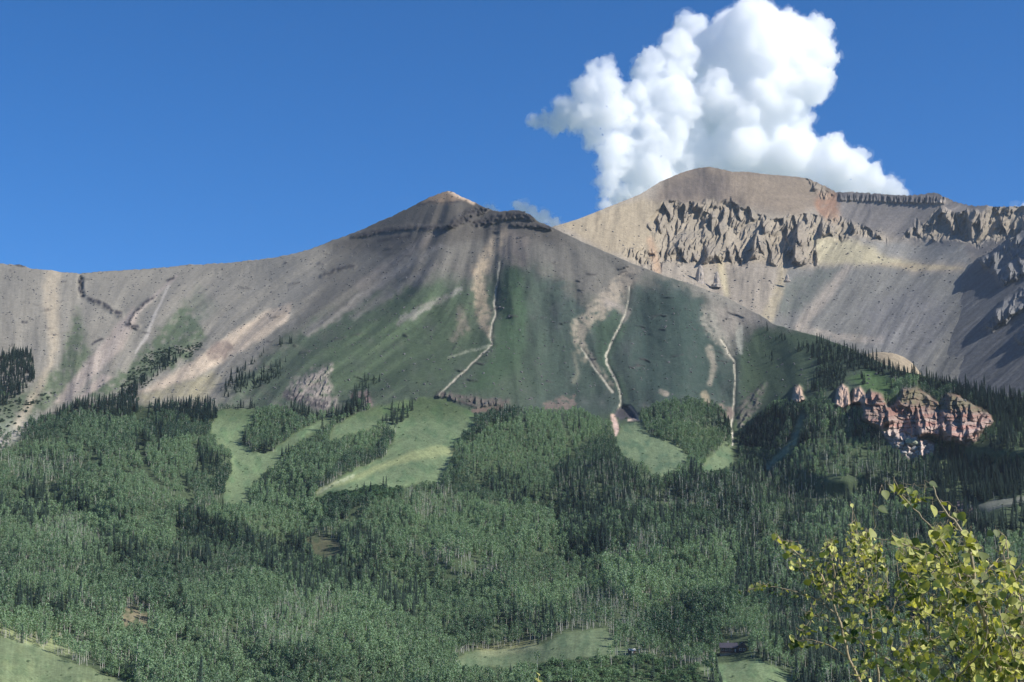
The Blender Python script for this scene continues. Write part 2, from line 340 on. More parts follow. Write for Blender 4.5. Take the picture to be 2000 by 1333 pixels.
# streaks that follow the fall of the slope, over bare ground
KU = np.interp(GX, [-350, 100, 200, 350, 600, 800, 930, 1000, 1200, 1500, 2350], [0, 0.05, 0.4, 0.8, 1.4, 1.2, 0.3, 0, -0.05, -0.3, -0.3])
SS = GX + KU * (GY - 620)
STREAK = fbm((SS + 14 * fbm(GX / 70, GY / 50, 2, 52)) / 17, GY / 95, 4, 51, 0.6) * (0.35 + 0.9 * sstep(-.35, .45, fbm(GX / 110, GY / 70, 2, 53))) * (.3 + .7 * sstep(20, 120, GY - front_sky(GX)))
bare = sstep(0.09, 0.2, fc.c[..., 0])
mott = fbm(GX / 9, GY / 7, 4, 61, 0.65)
gr = 1 + bare * STREAK * 0.38 + mott * 0.16
fc.c *= np.clip(gr, 0.45, 1.6)[..., None]
_g = sstep(0.0, .12, (fc.c[..., 1] - fc.c[..., 0]) / fc.c[..., 1])[..., None]
RGT = (sstep(980, 1100, GX) * (1 - sstep(1430, 1470, GX)))[..., None]
_up = (1 - sstep(800, 840, GY))[..., None]
fc.c *= 1 - _up + _up * (np.array([.69, .68, .65]) * (1 - _g) + (np.array([.60, .63, .57]) * (1 - RGT) + np.array([.49, .53, .57]) * RGT) * _g)
for k, p in MEADOWS.items():
    sl, m = fc.poly_mask(p, 4, 6); fc.c[sl] *= 1 - m[..., None] + m[..., None] * np.array([.86, .93, 1.12])
fc.c = np.clip(fc.c, 0.01, 0.75)

# --- what grows where
tl = [(-400, 840), (0, 856), (22, 840), (45, 828), (62, 814), (92, 802), (122, 789), (170, 774), (202, 769), (262, 765), (278, 788), (292, 784), (332, 774), (402, 777), (432, 790), (520, 790), (640, 795), (720, 790), (840, 778), (945, 812), (960, 800), (1000, 790), (1050, 796), (1090, 800), (1120, 790), (1200, 830), (1240, 830), (1256, 800), (1290, 782), (1340, 776), (1390, 780), (1430, 820), (1450, 842), (1492, 800), (1522, 775), (1562, 785), (1600, 770), (1640, 790), (1700, 800), (1760, 745), (1850, 745), (2000, 770), (2400, 860), (2400, 1470), (-400, 1470)]
fc.kind(tl, ASPEN)
for p in ([(60, 830), (95, 800), (120, 788), (170, 774), (204, 768), (264, 764), (276, 800), (270, 815), (240, 826), (215, 826), (190, 812), (120, 812)],
          [(278, 830), (282, 795), (300, 784), (334, 774), (404, 776), (432, 788), (426, 812), (412, 830), (380, 832), (350, 812), (310, 812)],
          [(263, 890), (266, 860), (282, 850), (286, 880), (280, 895)], [(300, 868), (305, 830), (318, 830), (318, 862)],
          [(512, 800), (540, 788), (600, 780), (650, 800), (640, 815), (600, 822), (580, 815), (550, 800), (520, 802)],
          [(648, 815), (660, 795), (690, 780), (720, 772), (724, 796), (700, 806), (662, 824)],
          [(544, 896), (548, 880), (580, 862), (610, 845), (632, 836), (634, 850), (600, 868), (570, 884), (556, 897)],
          [(706, 832), (730, 822), (764, 800), (790, 784), (806, 784), (818, 804), (800, 816), (776, 830), (764, 834), (740, 826)],
          [(948, 814), (962, 796), (1000, 788), (1012, 800), (1000, 815)],
          [(476, 884), (470, 850), (482, 836), (490, 860), (490, 884)], [(490, 884), (530, 876), (545, 868), (530, 888), (500, 892)],
          [(1592, 668), (1650, 678), (1700, 700), (1760, 722), (1820, 735), (1900, 762), (2000, 778), (2400, 870), (2400, 1010), (2000, 900), (1950, 862), (1942, 822), (1900, 788), (1850, 764), (1820, 768), (1790, 752), (1760, 754), (1726, 735), (1690, 722), (1650, 725), (1652, 745), (1640, 758), (1604, 772), (1574, 762), (1590, 735), (1598, 702)],
          [(0, 800), (-60, 770), (-60, 690), (0, 700), (30, 690), (52, 688), (66, 705), (68, 745), (45, 765)]):
    fc.kind(p, CONIFER, 3)
fc.kind([(1900, 850), (2000, 880), (2400, 1010), (2400, 1200), (1900, 1120), (1820, 1000), (1800, 920), (1850, 880)], CONIFER)
fc.kind([(1590, 800), (1700, 830), (1780, 900), (1820, 940), (1800, 1060), (1560, 1100), (1440, 1040), (1380, 960), (1440, 920), (1560, 910)], MIXED, 12)
fc.kind([(1080, 930), (1200, 900), (1400, 930), (1420, 985), (1240, 990), (1100, 985)], MIXED, 10)
fc.kind([(1560, 1030), (2400, 1080), (2400, 1470), (1600, 1470), (1500, 1240), (1480, 1120)], MIXED, 14)
fc.kind([(330, 1095), (410, 1092), (412, 1112), (340, 1112)], CONIFER, 6)
fc.kind([(60, 1180), (160, 1170), (200, 1210), (120, 1215)], MIXED, 6)
fc.kind([(780, 965), (900, 960), (905, 1010), (820, 1020)], DRY, 10)
fc.kind([(1180, 990), (1400, 985), (1420, 1010), (1220, 1005)], DRY, 6)
fc.kind([(1180, 1060), (1290, 1040), (1300, 1110), (1180, 1110)], DRY, 10)
fc.kind([(1340, 1040), (1480, 1010), (1500, 1100), (1380, 1120)], MIXED, 10)
for p in ([(262, 768), (290, 745), (310, 738), (318, 726), (350, 705), (362, 690), (350, 690), (320, 705), (290, 730), (262, 748)],
          [(348, 700), (370, 690), (392, 682), (390, 672), (366, 682)],
          [(430, 765), (445, 745), (480, 738), (520, 725), (540, 705), (556, 712), (550, 740), (520, 752), (470, 768), (440, 780)],
          [(462, 728), (500, 700), (520, 680), (518, 692), (490, 716), (470, 732)], [(545, 672), (580, 662), (582, 668), (548, 678)], [(552, 705), (572, 688), (578, 696), (560, 708)],
          [(684, 768), (700, 750), (720, 742), (744, 738), (742, 746), (712, 760), (690, 772)],
          [(1482, 648), (1492, 634), (1508, 640), (1504, 650)], [(1512, 668), (1520, 656), (1538, 652), (1540, 668)],
          [(1484, 715), (1488, 690), (1505, 680), (1516, 700), (1512, 718), (1498, 700)], [(1552, 692), (1566, 676), (1590, 668), (1596, 690), (1600, 700), (1576, 696), (1572, 688)],
          [(1680, 740), (1690, 735), (1694, 752), (1682, 752)], [(1728, 752), (1740, 744), (1748, 750), (1736, 760)],
          [(430, 812), (450, 800), (500, 790), (505, 797), (460, 802), (436, 815)]):
    fc.kind(p, THIN, 2)
fc.kind([(230, 770), (250, 730), (290, 690), (330, 680), (400, 670), (390, 685), (330, 720), (270, 765)], SHRUB, 8)
for p in ([(262, 768), (290, 745), (310, 738), (318, 726), (350, 705), (362, 690), (350, 690), (320, 705), (290, 730), (262, 748)],):
    fc.kind(p, THIN, 2)
fc.kind([(0, 850), (60, 800), (110, 770), (60, 770), (0, 800), (-60, 810)], SHRUB, 8)
fc.kind([(1040, 1300), (1120, 1294), (1240, 1284), (1330, 1296), (1380, 1312), (1400, 1470), (1020, 1470)], SHRUB, 6)
fc.kind([(200, 1300), (240, 1306), (262, 1320), (280, 1470), (250, 1470), (236, 1335), (206, 1320)], SHRUB, 4)
fc.kind([(606, 974), (700, 958), (740, 950), (780, 950), (790, 962), (740, 978), (640, 985)], SHRUB, 6)
for k, p in MEADOWS.items(): fc.kind(p, NONE, 10)
for p in ([(478, 872), (480, 842), (500, 816), (530, 803), (560, 804), (580, 826), (575, 846), (550, 862), (530, 876), (500, 874)],
          [(510, 960), (508, 938), (540, 917), (590, 893), (640, 868), (700, 845), (740, 836), (764, 840), (769, 856), (754, 880), (710, 904), (650, 934), (600, 960), (560, 971), (525, 972)],
          [(1258, 800), (1290, 782), (1340, 776), (1390, 782), (1414, 812), (1418, 842), (1404, 872), (1390, 892), (1352, 892), (1332, 866), (1290, 842), (1266, 822)]):
    fc.kind(p, ASPEN, 3)
fc.kind([(706, 832), (730, 822), (764, 800), (790, 784), (806, 784), (818, 804), (800, 816), (776, 830), (764, 834), (740, 826)], CONIFER, 3)
fc.kind([(544, 896), (548, 880), (580, 862), (610, 845), (632, 836), (634, 850), (600, 868), (570, 884), (556, 897)], CONIFER, 3)
for p in (CLIFF, OUT1, BLUFF, CRATER, *TOWERS, [(598, 1052), (630, 1046), (664, 1062), (672, 1084), (640, 1090), (610, 1075)], [(236, 1194), (262, 1186), (296, 1206), (286, 1222), (246, 1220)], [(1406, 1245), (1462, 1245), (1466, 1282), (1402, 1282)], [(1222, 1262), (1246, 1262), (1248, 1284), (1220, 1284)],
          [(1880, 990), (1960, 975), (2060, 965), (2060, 975), (1960, 990), (1930, 1000)], [(1060, 790), (1100, 776), (1124, 772), (1124, 790), (1110, 800)], [(1196, 812), (1206, 820), (1210, 850), (1196, 848)]):
    fc.kind(p, NONE, 2)
for ln, w in (([(272, 850), (276, 880), (286, 920), (312, 945), (345, 966), (375, 980)], 3.5), ([(1567, 812), (1548, 865), (1520, 895), (1496, 914)], 8), ([(1436, 800), (1434, 870), (1436, 905)], 6),
              ([(1095, 815), (1108, 850), (1120, 890)], 3), ([(1022, 820), (1030, 850)], 2), ([(262, 795), (284, 790), (284, 805), (270, 815)], 5)):
    fc.kind_line(ln, w, NONE)

# ------------------------------------------------------------------ materials
def nt(m):
    m.use_nodes = True
    t = m.node_tree
    for n in list(t.nodes): t.nodes.remove(n)
    out = t.nodes.new('ShaderNodeOutputMaterial')
    return t, out
def terrain_material(name, scale=0.12, bump=0.35, var=0.17, dist=3.0, streak=.11):
    m = bpy.data.materials.new(name); t, out = nt(m)
    b = t.nodes.new('ShaderNodeBsdfPrincipled'); b.inputs['Roughness'].default_value = 0.95; b.inputs['Specular IOR Level'].default_value = 0.1
    a = t.nodes.new('ShaderNodeVertexColor'); a.layer_name = 'cover'
    geo = t.nodes.new('ShaderNodeNewGeometry')
    n1 = t.nodes.new('ShaderNodeTexNoise'); n1.inputs['Scale'].default_value = scale; n1.inputs['Detail'].default_value = 6; n1.inputs['Roughness'].default_value = 0.7
    t.links.new(geo.outputs['Position'], n1.inputs['Vector'])
    mr = t.nodes.new('ShaderNodeMapRange'); mr.inputs['From Min'].default_value = 0.3; mr.inputs['From Max'].default_value = 0.7
    mr.inputs['To Min'].default_value = 1 - var; mr.inputs['To Max'].default_value = 1 + var
    t.links.new(n1.outputs['Fac'], mr.inputs['Value'])
    fa = t.nodes.new('ShaderNodeAttribute'); fa.attribute_name = 'fall'      # across and down the slope
    mp = t.nodes.new('ShaderNodeMapping'); mp.inputs['Scale'].default_value = (.22, .022, 1)
    t.links.new(fa.outputs['Vector'], mp.inputs['Vector'])
    n2 = t.nodes.new('ShaderNodeTexNoise'); n2.inputs['Scale'].default_value = 1.0; n2.inputs['Detail'].default_value = 4; n2.inputs['Roughness'].default_value = .65
    t.links.new(mp.outputs['Vector'], n2.inputs['Vector'])
    m2 = t.nodes.new('ShaderNodeMapRange'); m2.inputs['From Min'].default_value = 0.3; m2.inputs['From Max'].default_value = 0.7
    m2.inputs['To Min'].default_value = 1 - streak; m2.inputs['To Max'].default_value = 1 + streak
    t.links.new(n2.outputs['Fac'], m2.inputs['Value'])
    n3_ = t.nodes.new('ShaderNodeTexNoise'); n3_.inputs['Scale'].default_value = scale * 4; n3_.inputs['Detail'].default_value = 3; n3_.inputs['Roughness'].default_value = .7
    t.links.new(geo.outputs['Position'], n3_.inputs['Vector'])
    m3 = t.nodes.new('ShaderNodeMapRange'); m3.inputs['From Min'].default_value = 0.35; m3.inputs['From Max'].default_value = 0.65
    m3.inputs['To Min'].default_value = 0.86; m3.inputs['To Max'].default_value = 1.14
    t.links.new(n3_.outputs['Fac'], m3.inputs['Value'])
    mu = t.nodes.new('ShaderNodeMath'); mu.operation = 'MULTIPLY'; t.links.new(mr.outputs['Result'], mu.inputs[0]); t.links.new(m2.outputs['Result'], mu.inputs[1])
    mv = t.nodes.new('ShaderNodeMath'); mv.operation = 'MULTIPLY'; t.links.new(mu.outputs[0], mv.inputs[0]); t.links.new(m3.outputs['Result'], mv.inputs[1])
    mx = t.nodes.new('ShaderNodeVectorMath'); mx.operation = 'SCALE'
    t.links.new(a.outputs['Color'], mx.inputs[0]); t.links.new(mv.outputs[0], mx.inputs['Scale'])
    t.links.new(mx.outputs['Vector'], b.inputs['Base Color'])
    bp = t.nodes.new('ShaderNodeBump'); bp.inputs['Strength'].default_value = bump; bp.inputs['Distance'].default_value = dist
    t.links.new(n1.outputs['Fac'], bp.inputs['Height']); t.links.new(bp.outputs['Normal'], b.inputs['Normal'])
    t.links.new(b.outputs[0], out.inputs['Surface'])
    return m
def foliage_material(name, c1, c2, trans=0.25, tint=(1.2, 1.25, 0.5), stand=0.012, gloss=0.0, leafwise=False):
    """leaf colour that differs from tree to tree and from stand to stand"""
    m = bpy.data.materials.new(name); t, out = nt(m)
    oi = t.nodes.new('ShaderNodeObjectInfo')
    ns = t.nodes.new('ShaderNodeTexNoise'); ns.inputs['Scale'].default_value = stand; ns.inputs['Detail'].default_value = 3
    t.links.new(oi.outputs['Location'], ns.inputs['Vector'])
    ad = t.nodes.new('ShaderNodeMath'); ad.operation = 'MULTIPLY_ADD'; ad.inputs[1].default_value = 0.4
    at_ = t.nodes.new('ShaderNodeAttribute'); at_.attribute_type = 'INSTANCER'; at_.attribute_name = 'tone'   # the tone of the stand a tree belongs to
    s1 = t.nodes.new('ShaderNodeMath'); s1.operation = 'MULTIPLY_ADD'; s1.inputs[1].default_value = 0.9; s1.inputs[2].default_value = -0.6
    t.links.new(ns.outputs['Fac'], s1.inputs[0])
    s2 = t.nodes.new('ShaderNodeMath'); s2.operation = 'ADD'
    t.links.new(s1.outputs[0], s2.inputs[0]); t.links.new(at_.outputs['Fac'], s2.inputs[1])
    t.links.new(oi.outputs['Random'], ad.inputs[0]); t.links.new(s2.outputs[0], ad.inputs[2])
    mx = t.nodes.new('ShaderNodeMix'); mx.data_type = 'RGBA'
    t.links.new(ad.outputs[0], mx.inputs['Factor'])
    if leafwise:
        gg = t.nodes.new('ShaderNodeNewGeometry'); pw = t.nodes.new('ShaderNodeMath'); pw.operation = 'POWER'; pw.inputs[1].default_value = 1.1
        av = t.nodes.new('ShaderNodeMath'); av.operation = 'ADD'; fr_ = t.nodes.new('ShaderNodeMath'); fr_.operation = 'FRACT'
        t.links.new(gg.outputs['Random Per Island'], av.inputs[0]); t.links.new(oi.outputs['Random'], av.inputs[1]); t.links.new(av.outputs[0], fr_.inputs[0])
        t.links.new(fr_.outputs[0], pw.inputs[0]); t.links.new(pw.outputs[0], mx.inputs['Factor'])
    mx.inputs['A'].default_value = (*c1, 1); mx.inputs['B'].default_value = (*c2, 1)
    d = t.nodes.new('ShaderNodeBsdfPrincipled'); d.inputs['Roughness'].default_value = 0.6; d.inputs['Specular IOR Level'].default_value = 0.15 + gloss
    t.links.new(mx.outputs['Result'], d.inputs['Base Color'])
    tr = t.nodes.new('ShaderNodeBsdfTranslucent')
    tm = t.nodes.new('ShaderNodeVectorMath'); tm.operation = 'MULTIPLY'; tm.inputs[1].default_value = tint
    t.links.new(mx.outputs['Result'], tm.inputs[0]); t.links.new(tm.outputs['Vector'], tr.inputs['Color'])
    ms = t.nodes.new('ShaderNodeMixShader'); ms.inputs['Fac'].default_value = trans
    t.links.new(d.outputs[0], ms.inputs[1]); t.links.new(tr.outputs[0], ms.inputs[2])
    t.links.new(ms.outputs[0], out.inputs['Surface'])
    return m
def plain(name, c, rough=0.8, var=0.25, scale=3.0, bump=0.2, spec=0.3):
    m = bpy.data.materials.new(name); t, out = nt(m)
    b = t.nodes.new('ShaderNodeBsdfPrincipled'); b.inputs['Roughness'].default_value = rough; b.inputs['Specular IOR Level'].default_value = spec
    tc = t.nodes.new('ShaderNodeTexCoord')
    n = t.nodes.new('ShaderNodeTexNoise'); n.inputs['Scale'].default_value = scale; n.inputs['Detail'].default_value = 5
    t.links.new(tc.outputs['Object'], n.inputs['Vector'])
    r = t.nodes.new('ShaderNodeValToRGB')
    r.color_ramp.elements[0].position = 0.3; r.color_ramp.elements[1].position = 0.7
    r.color_ramp.elements[0].color = (*[v * (1 - var) for v in c], 1); r.color_ramp.elements[1].color = (*[min(1, v * (1 + var)) for v in c], 1)
    t.links.new(n.outputs['Fac'], r.inputs['Fac']); t.links.new(r.outputs['Color'], b.inputs['Base Color'])
    bp = t.nodes.new('ShaderNodeBump'); bp.inputs['Strength'].default_value = bump
    t.links.new(n.outputs['Fac'], bp.inputs['Height']); t.links.new(bp.outputs['Normal'], b.inputs['Normal'])
    t.links.new(b.outputs[0], out.inputs['Surface'])
    return m

M_SLOPE = terrain_material('slope_soil_and_scree')
M_CRAG = terrain_material('crag_rock', 0.07, 0.35, 0.16, 5.0)

def tag(o, label=None, cat=None, group=None, kind=None):
    for k, v in (('label', label), ('category', cat), ('group', group), ('kind', kind)):
        if v: o[k] = v
    return o
def link(name, me, parent=None):
    o = bpy.data.objects.new(name, me); col.objects.link(o)
    if parent: o.parent = parent
    return o
def mesh_np(name, V, Q, mat, colr=None, smooth=True, mats=None, midx=None):
    """V (n,3), Q (m,3|4) index array"""
    me = bpy.data.meshes.new(name)
    k = Q.shape[1]
    me.vertices.add(len(V)); me.vertices.foreach_set('co', np.ascontiguousarray(V, np.float32).ravel())
    me.loops.add(Q.size); me.loops.foreach_set('vertex_index', np.ascontiguousarray(Q, np.int32).ravel())
    me.polygons.add(len(Q)); me.polygons.foreach_set('loop_start', np.arange(0, Q.size, k, dtype=np.int32))
    me.polygons.foreach_set('use_smooth', np.full(len(Q), smooth))
    for mm in (mats or [mat]): me.materials.append(mm)
    if midx is not None: me.polygons.foreach_set('material_index', np.ascontiguousarray(midx, np.int32))
    if colr is not None:
        a = me.color_attributes.new('cover', 'FLOAT_COLOR', 'POINT')
        a.data.foreach_set('color', np.column_stack([colr[:, :3], np.ones(len(colr))]).astype(np.float32).ravel())
        if colr.shape[1] == 5:
            a = me.attributes.new('fall', 'FLOAT_VECTOR', 'POINT')
            a.data.foreach_set('vector', np.column_stack([colr[:, 3:5], np.zeros(len(colr))]).astype(np.float32).ravel())
    me.update(calc_edges=True)
    return me
def submesh(V, Q, C, sel):
    q = Q[sel]; ids, inv = np.unique(q.ravel(), return_inverse=True)
    return V[ids], inv.reshape(q.shape), C[ids]
def grid_faces(nr, nc):
    i = np.arange(nr * nc).reshape(nr, nc)
    return np.stack([i[:-1, :-1], i[:-1, 1:], i[1:, 1:], i[1:, :-1]], -1).reshape(-1, 4)

# ------------------------------------------------------------------ the front mountain, its forest slopes and meadows
ctrl = []
for u in range(-350, 2351, 300):
    ctrl += [(u, 1460, 1000), (u, 1400, 1060), (u, 1333, 1160), (u, 1250, 1300), (u, 1150, 1500), (u, 1000, 1790)]
ctrl += [(450, 985, 1840), (520, 1040, 1700), (1150, 985, 1800), (1250, 1010, 1720), (230, 1120, 1600), (1900, 1000, 1730)]
for u, r in ((-300, 2000), (300, 1990), (450, 2030), (650, 1960), (850, 1960), (1050, 1940), (1300, 2000), (1430, 2080), (1600, 1960), (1850, 1920), (2300, 1900)): ctrl.append((u, 900, r))
for u, r in ((-300, 2260), (100, 2240), (300, 2180), (500, 2210), (700, 2165), (900, 2140), (1050, 2140), (1210, 2180), (1330, 2150), (1435, 2270), (1560, 2150), (1700, 2090), (1850, 2070), (2000, 2060), (2300, 2060)): ctrl.append((u, 800, r))
for u, r in ((-300, 2600), (0, 2560), (100, 2580), (300, 2570), (450, 2530), (600, 2450), (800, 2390), (960, 2380), (1050, 2365), (1190, 2420), (1300, 2400), (1435, 2520), (1550, 2400), (1650, 2320), (1750, 2290)): ctrl.append((u, 700, r))
for u, r in ((-300, 2990), (0, 2950), (100, 2970), (300, 2950), (450, 2890), (600, 2770), (800, 2630), (960, 2610), (1050, 2580), (1225, 2650), (1350, 2650), (1440, 2740)): ctrl.append((u, 600, r))
for u, r in ((-300, 3400), (0, 3400), (150, 3420), (300, 3400), (400, 3340), (500, 3240), (600, 3070), (800, 2800), (960, 2760), (1050, 2710), (1225, 2780), (1300, 2810)): ctrl.append((u, 530, r))
ctrl += [(700, 455, 3350), (800, 450, 3130), (900, 450, 2980), (1000, 450, 2920), (1090, 452, 2930), (872, 373, 3330), (1000, 411, 3080), (950, 409, 3220), (800, 405, 3330)]
fr = tps(ctrl)
us = np.concatenate([np.arange(-350, 1530, 2.4), np.arange(1530, 1960, 1.3), np.arange(1960.5, 2351, 2.4)])
NR = 540
tt = np.linspace(0, 1, NR)
Ug, Tg = np.meshgrid(us, tt)
crest = front_sky(Ug) + (fbm(Ug / 9, Ug * 0, 3, 71) * 2.2 + fbm(Ug / 40, Ug * 0, 2, 72) * 2.5) * np.where(Ug < 1080, 1, 0.6)
Vg = 1460 + (crest - 1460) * Tg ** 1.03
R = fr(Ug, Vg)
# hummocks of the lower slopes, ribs and hollows of the upper ones
low = sstep(800, 900, Vg)
mdw = np.zeros(GX.shape)
for p in MEADOWS.values():
    sl, m = fc.poly_mask(p, 40, 3); mdw[sl] = np.maximum(mdw[sl], m)
sl, m = fc.poly_mask([(1370, 1215), (1500, 1215), (1540, 1330), (1360, 1330)], 40, 3); mdw[sl] = np.maximum(mdw[sl], m)
sl, m = fc.poly_mask([(1200, 1250), (1270, 1250), (1270, 1300), (1200, 1300)], 30, 3); mdw[sl] = np.maximum(mdw[sl], m)
MDW = np.clip(1.6 * fc.sample(Ug, Vg, mdw), 0, 1)
R += low * sstep(1400, 1330, Vg) * (fbm(Ug / 300, Vg / 160, 2, 80) * 88 + (fbm(Ug / 150, Vg / 95, 2, 81) * 46 + fbm(Ug / 60, Vg / 60, 2, 82) * 9) * (1 - MDW))
KV = np.interp(Ug, [-350, 100, 200, 350, 600, 800, 930, 1000, 1200, 1500, 2350], [0, 0.05, 0.4, 0.8, 1.4, 1.2, 0.3, 0, -0.05, -0.3, -0.3])
Sg = Ug + KV * (Vg - 620)
upper = (1 - sstep(760, 830, Vg)) * sstep(0, 30, Vg - crest) * (1 - .65 * sstep(1420, 1480, Ug))
R += upper * (fbm(Sg / 130, Vg / 260, 3, 83) * 70 + (ridged(Sg / 62, Vg / 330, 2, 87) - .6) * -14 * sstep(-.3, .3, fbm(Ug / 150, Vg / 130, 2, 88)) + fbm(Sg / 30, Vg / 90, 3, 84) * 7 * sstep(-.2, .5, fbm(Ug / 120, Vg / 90, 2, 86)) + fbm(Ug / 14, Vg / 12, 3, 85) * 2.2)
rockm = fc.sample(Ug, Vg, np.clip(1 - fc.c.mean(-1) / 0.16, 0, 1) * (GY < 700))
def field(pts, f=3, warp=2, line=None):
    z = np.zeros(GX.shape)
    sl, m = fc.poly_mask(pts, f, warp) if line is None else fc.line_mask(pts, line, None, warp)
    z[sl] = m
    return z
def ribs(w, ws, diag, sd, lo=-.25, hi=.35):
    """ribs of rock: a worn flank on one side, a steep wall on the other; each swells and dies out down the face"""
    x = (Ug + fbm(Ug / (w * 2.2), Vg / (w * 2.6), 3, sd) * ws + diag * (Vg - 440)) / w
    k = np.floor(x); f = x - k
    amp = sstep(lo, hi, perlin(k * 3.17 + .5, (Vg + 9 * k) / (w * 1.9), sd + 5))
    wall = sstep(0, .16, f)
    return amp * wall * (1 - f) ** 1.2
cl = fc.sample(Ug, Vg, field(CLIFF, 5, 2))
R -= cl * 0.55 * np.clip(880 - Vg, 0, 120)
R -= cl * ((ridged((Ug + 8 * fbm(Ug / 20, Vg / 20, 2, 98)) / 26, Vg / 60, 2, 91) - .5) * 16 + ribs(30, 22, .1, 221) * 26 + ribs(12, 10, -.1, 223) * 13 + (np.mod(Vg / 11 + fbm(Ug / 40, Vg / 30, 2, 92) * 1.2, 1) - .5) * 4)
for p, d in (([(1684, 822), (1687, 780), (1700, 764), (1722, 769), (1738, 800), (1746, 822), (1720, 836)], 30), ([(1752, 792), (1764, 760), (1790, 757), (1800, 790), (1780, 800)], 14), ([(1832, 830), (1850, 768), (1872, 772), (1905, 800), (1912, 840), (1880, 866), (1845, 850)], 20), ([(1795, 850), (1800, 800), (1822, 800), (1838, 850)], 14)):
    R -= fc.sample(Ug, Vg, field(p, 5, 2)) * d
for p in TOWERS: R -= fc.sample(Ug, Vg, field(p, 4, 2)) * (34 + 16 * fbm(Ug / 8, Vg / 16, 2, 93))
o1 = fc.sample(Ug, Vg, field(OUT1, 6, 3)); R -= o1 * (2 + ribs(13, 10, .6, 231) * 9 + ribs(7, 6, .4, 233) * 5)
b1 = fc.sample(Ug, Vg, field(BLUFF, 4, 3)); R -= b1 * (5 + ribs(15, 10, .1, 235) * 12 + ribs(7, 6, .1, 237) * 6)
led = np.zeros(GX.shape)
for p, w, d in LEDGES:
    sl, m = fc.line_mask(p, w + 1, None, 6); led[sl] = np.maximum(led[sl], m * d)
R -= fc.sample(Ug, Vg, led)
R += fc.sample(Ug, Vg, field(CRATER, 5, 2)) * 20
R -= fc.sample(Ug, Vg, field([(1440, 800), (1465, 770), (1495, 745), (1490, 775), (1470, 810), (1445, 840)], 5, 3)) * (3 + ribs(12, 9, .7, 241) * 9 + ribs(7, 6, .3, 243) * 5)
for g, d in zip(GULLY, (3.5, 3, 2, 3.5)):
    R += fc.sample(Ug, Vg, field([(a + 1.5, b, c * 1.1) for a, b, c in g], line=4, warp=3.5)) * d
for p, w, d in (([(690, 462), (740, 452), (800, 444), (860, 446), (885, 440)], 5, 16), ([(880, 440, 5), (905, 428, 11), (930, 412, 10), (950, 408, 4)], 6, 30), ([(930, 436), (975, 425), (1010, 418), (1040, 424)], 8, 26), ([(1000, 440), (1030, 440), (1075, 445)], 4, 20), ([(157, 545), (156, 562), (160, 578)], 5, -34), ([(176, 584), (205, 596), (235, 616)], 6, 16), ([(252, 628), (268, 606), (300, 580)], 4, 14), ([(628, 540), (650, 530), (690, 520)], 4, 14), ([(250, 632), (268, 638)], 5, 14)):
    R -= fc.sample(Ug, Vg, field(p, line=w)) * d * (0.6 + 0.8 * (fbm(Ug / 6, Vg / 6, 2, 97) + 0.5))
low2 = sstep(905, 970, Vg)   # the wooded slopes never overhang
R = R * (1 - low2) + np.maximum.accumulate(R + tt[:, None] * .5, axis=0) * low2
dx, dy, dz = rays(Ug, Vg)
P = np.stack([dx * R, dy * R, dz * R], -1)
FU, FV, FP, FR = Ug, Vg, P, R
# far side of the crest falls away
nb = 16
back = []
for i in range(1, nb + 1):
    b = P[-1].copy(); s = i / nb; step = 700 * s ** 1.5
    b[:, 0] += dx[-1] * step; b[:, 1] += dy[-1] * step; b[:, 2] -= step * 0.52 + 0 * s
    back.append(b)
V = np.concatenate([P, np.array(back)], 0)
nr, nc = V.shape[:2]
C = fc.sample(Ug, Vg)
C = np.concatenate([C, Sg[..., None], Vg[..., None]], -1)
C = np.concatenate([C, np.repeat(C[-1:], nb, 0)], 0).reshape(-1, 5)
V = V.reshape(-1, 3); Q = grid_faces(nr, nc)
fu = np.concatenate([Ug, np.repeat(Ug[-1:], nb, 0)], 0).ravel(); fv = np.concatenate([Vg, np.repeat(Vg[-1:] - 1, nb, 0)], 0).ravel()
cu = fu[Q].mean(1); cv = fv[Q].mean(1); crow = np.arange(len(Q)) // (nc - 1)
zone = np.zeros(len(Q), np.uint8)
slp = np.interp(cu, [-350, 0, 60, 200, 420, 940, 1100, 1440, 1560, 1760, 2400], [840, 856, 815, 768, 790, 800, 800, 830, 780, 740, 850])
zone[cv > slp] = 1
zone[crow >= NR - 1] = 0
def zset(pts, z, f=0.5, warp=5):
    m = fc.sample(cu, cv, field(pts, f, warp)) > 0.5
    zone[m & (crow < NR - 1)] = z
mz = {}
for i, (k, p) in enumerate(MEADOWS.items()): zset(p, 10 + i); mz[k] = 10 + i
rocks = {'red': CLIFF, 'outcrop': OUT1, 'bluff': BLUFF, 't0': TOWERS[0], 't1': TOWERS[1], 't2': TOWERS[2]}
rz = {}
for i, (k, p) in enumerate(rocks.items()): zset(p, 30 + i, 0.5, 2); rz[k] = 30 + i
def piece(z, name, mat, **kw):
    v, q, c = submesh(V, Q, C, zone == z)
    if not len(q): return None
    return tag(link(name, mesh_np(name, v, q, mat, c, smooth=mat is M_SLOPE)), **kw)
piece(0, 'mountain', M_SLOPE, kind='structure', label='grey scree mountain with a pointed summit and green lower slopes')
piece(1, 'hillside', M_SLOPE, kind='structure', label='forested lower slopes below the mountain')
ml = {'ski': 'narrow winding meadow running down between aspen groves', 'big': 'wide sunlit meadow below the dark rock bluff', 'right': 'dull green clearing below the small dark hollow', 'notch': 'small grassy notch between two groves under the gully', 'corner': 'smooth grassy meadow in the lower corner', 'centre': 'long pale clearing in the forest near the valley bottom', 'cabin': 'grassy clearing below the dark cabin'}
for k in MEADOWS: piece(mz[k], 'meadow', M_SLOPE, kind='structure', label=ml[k])
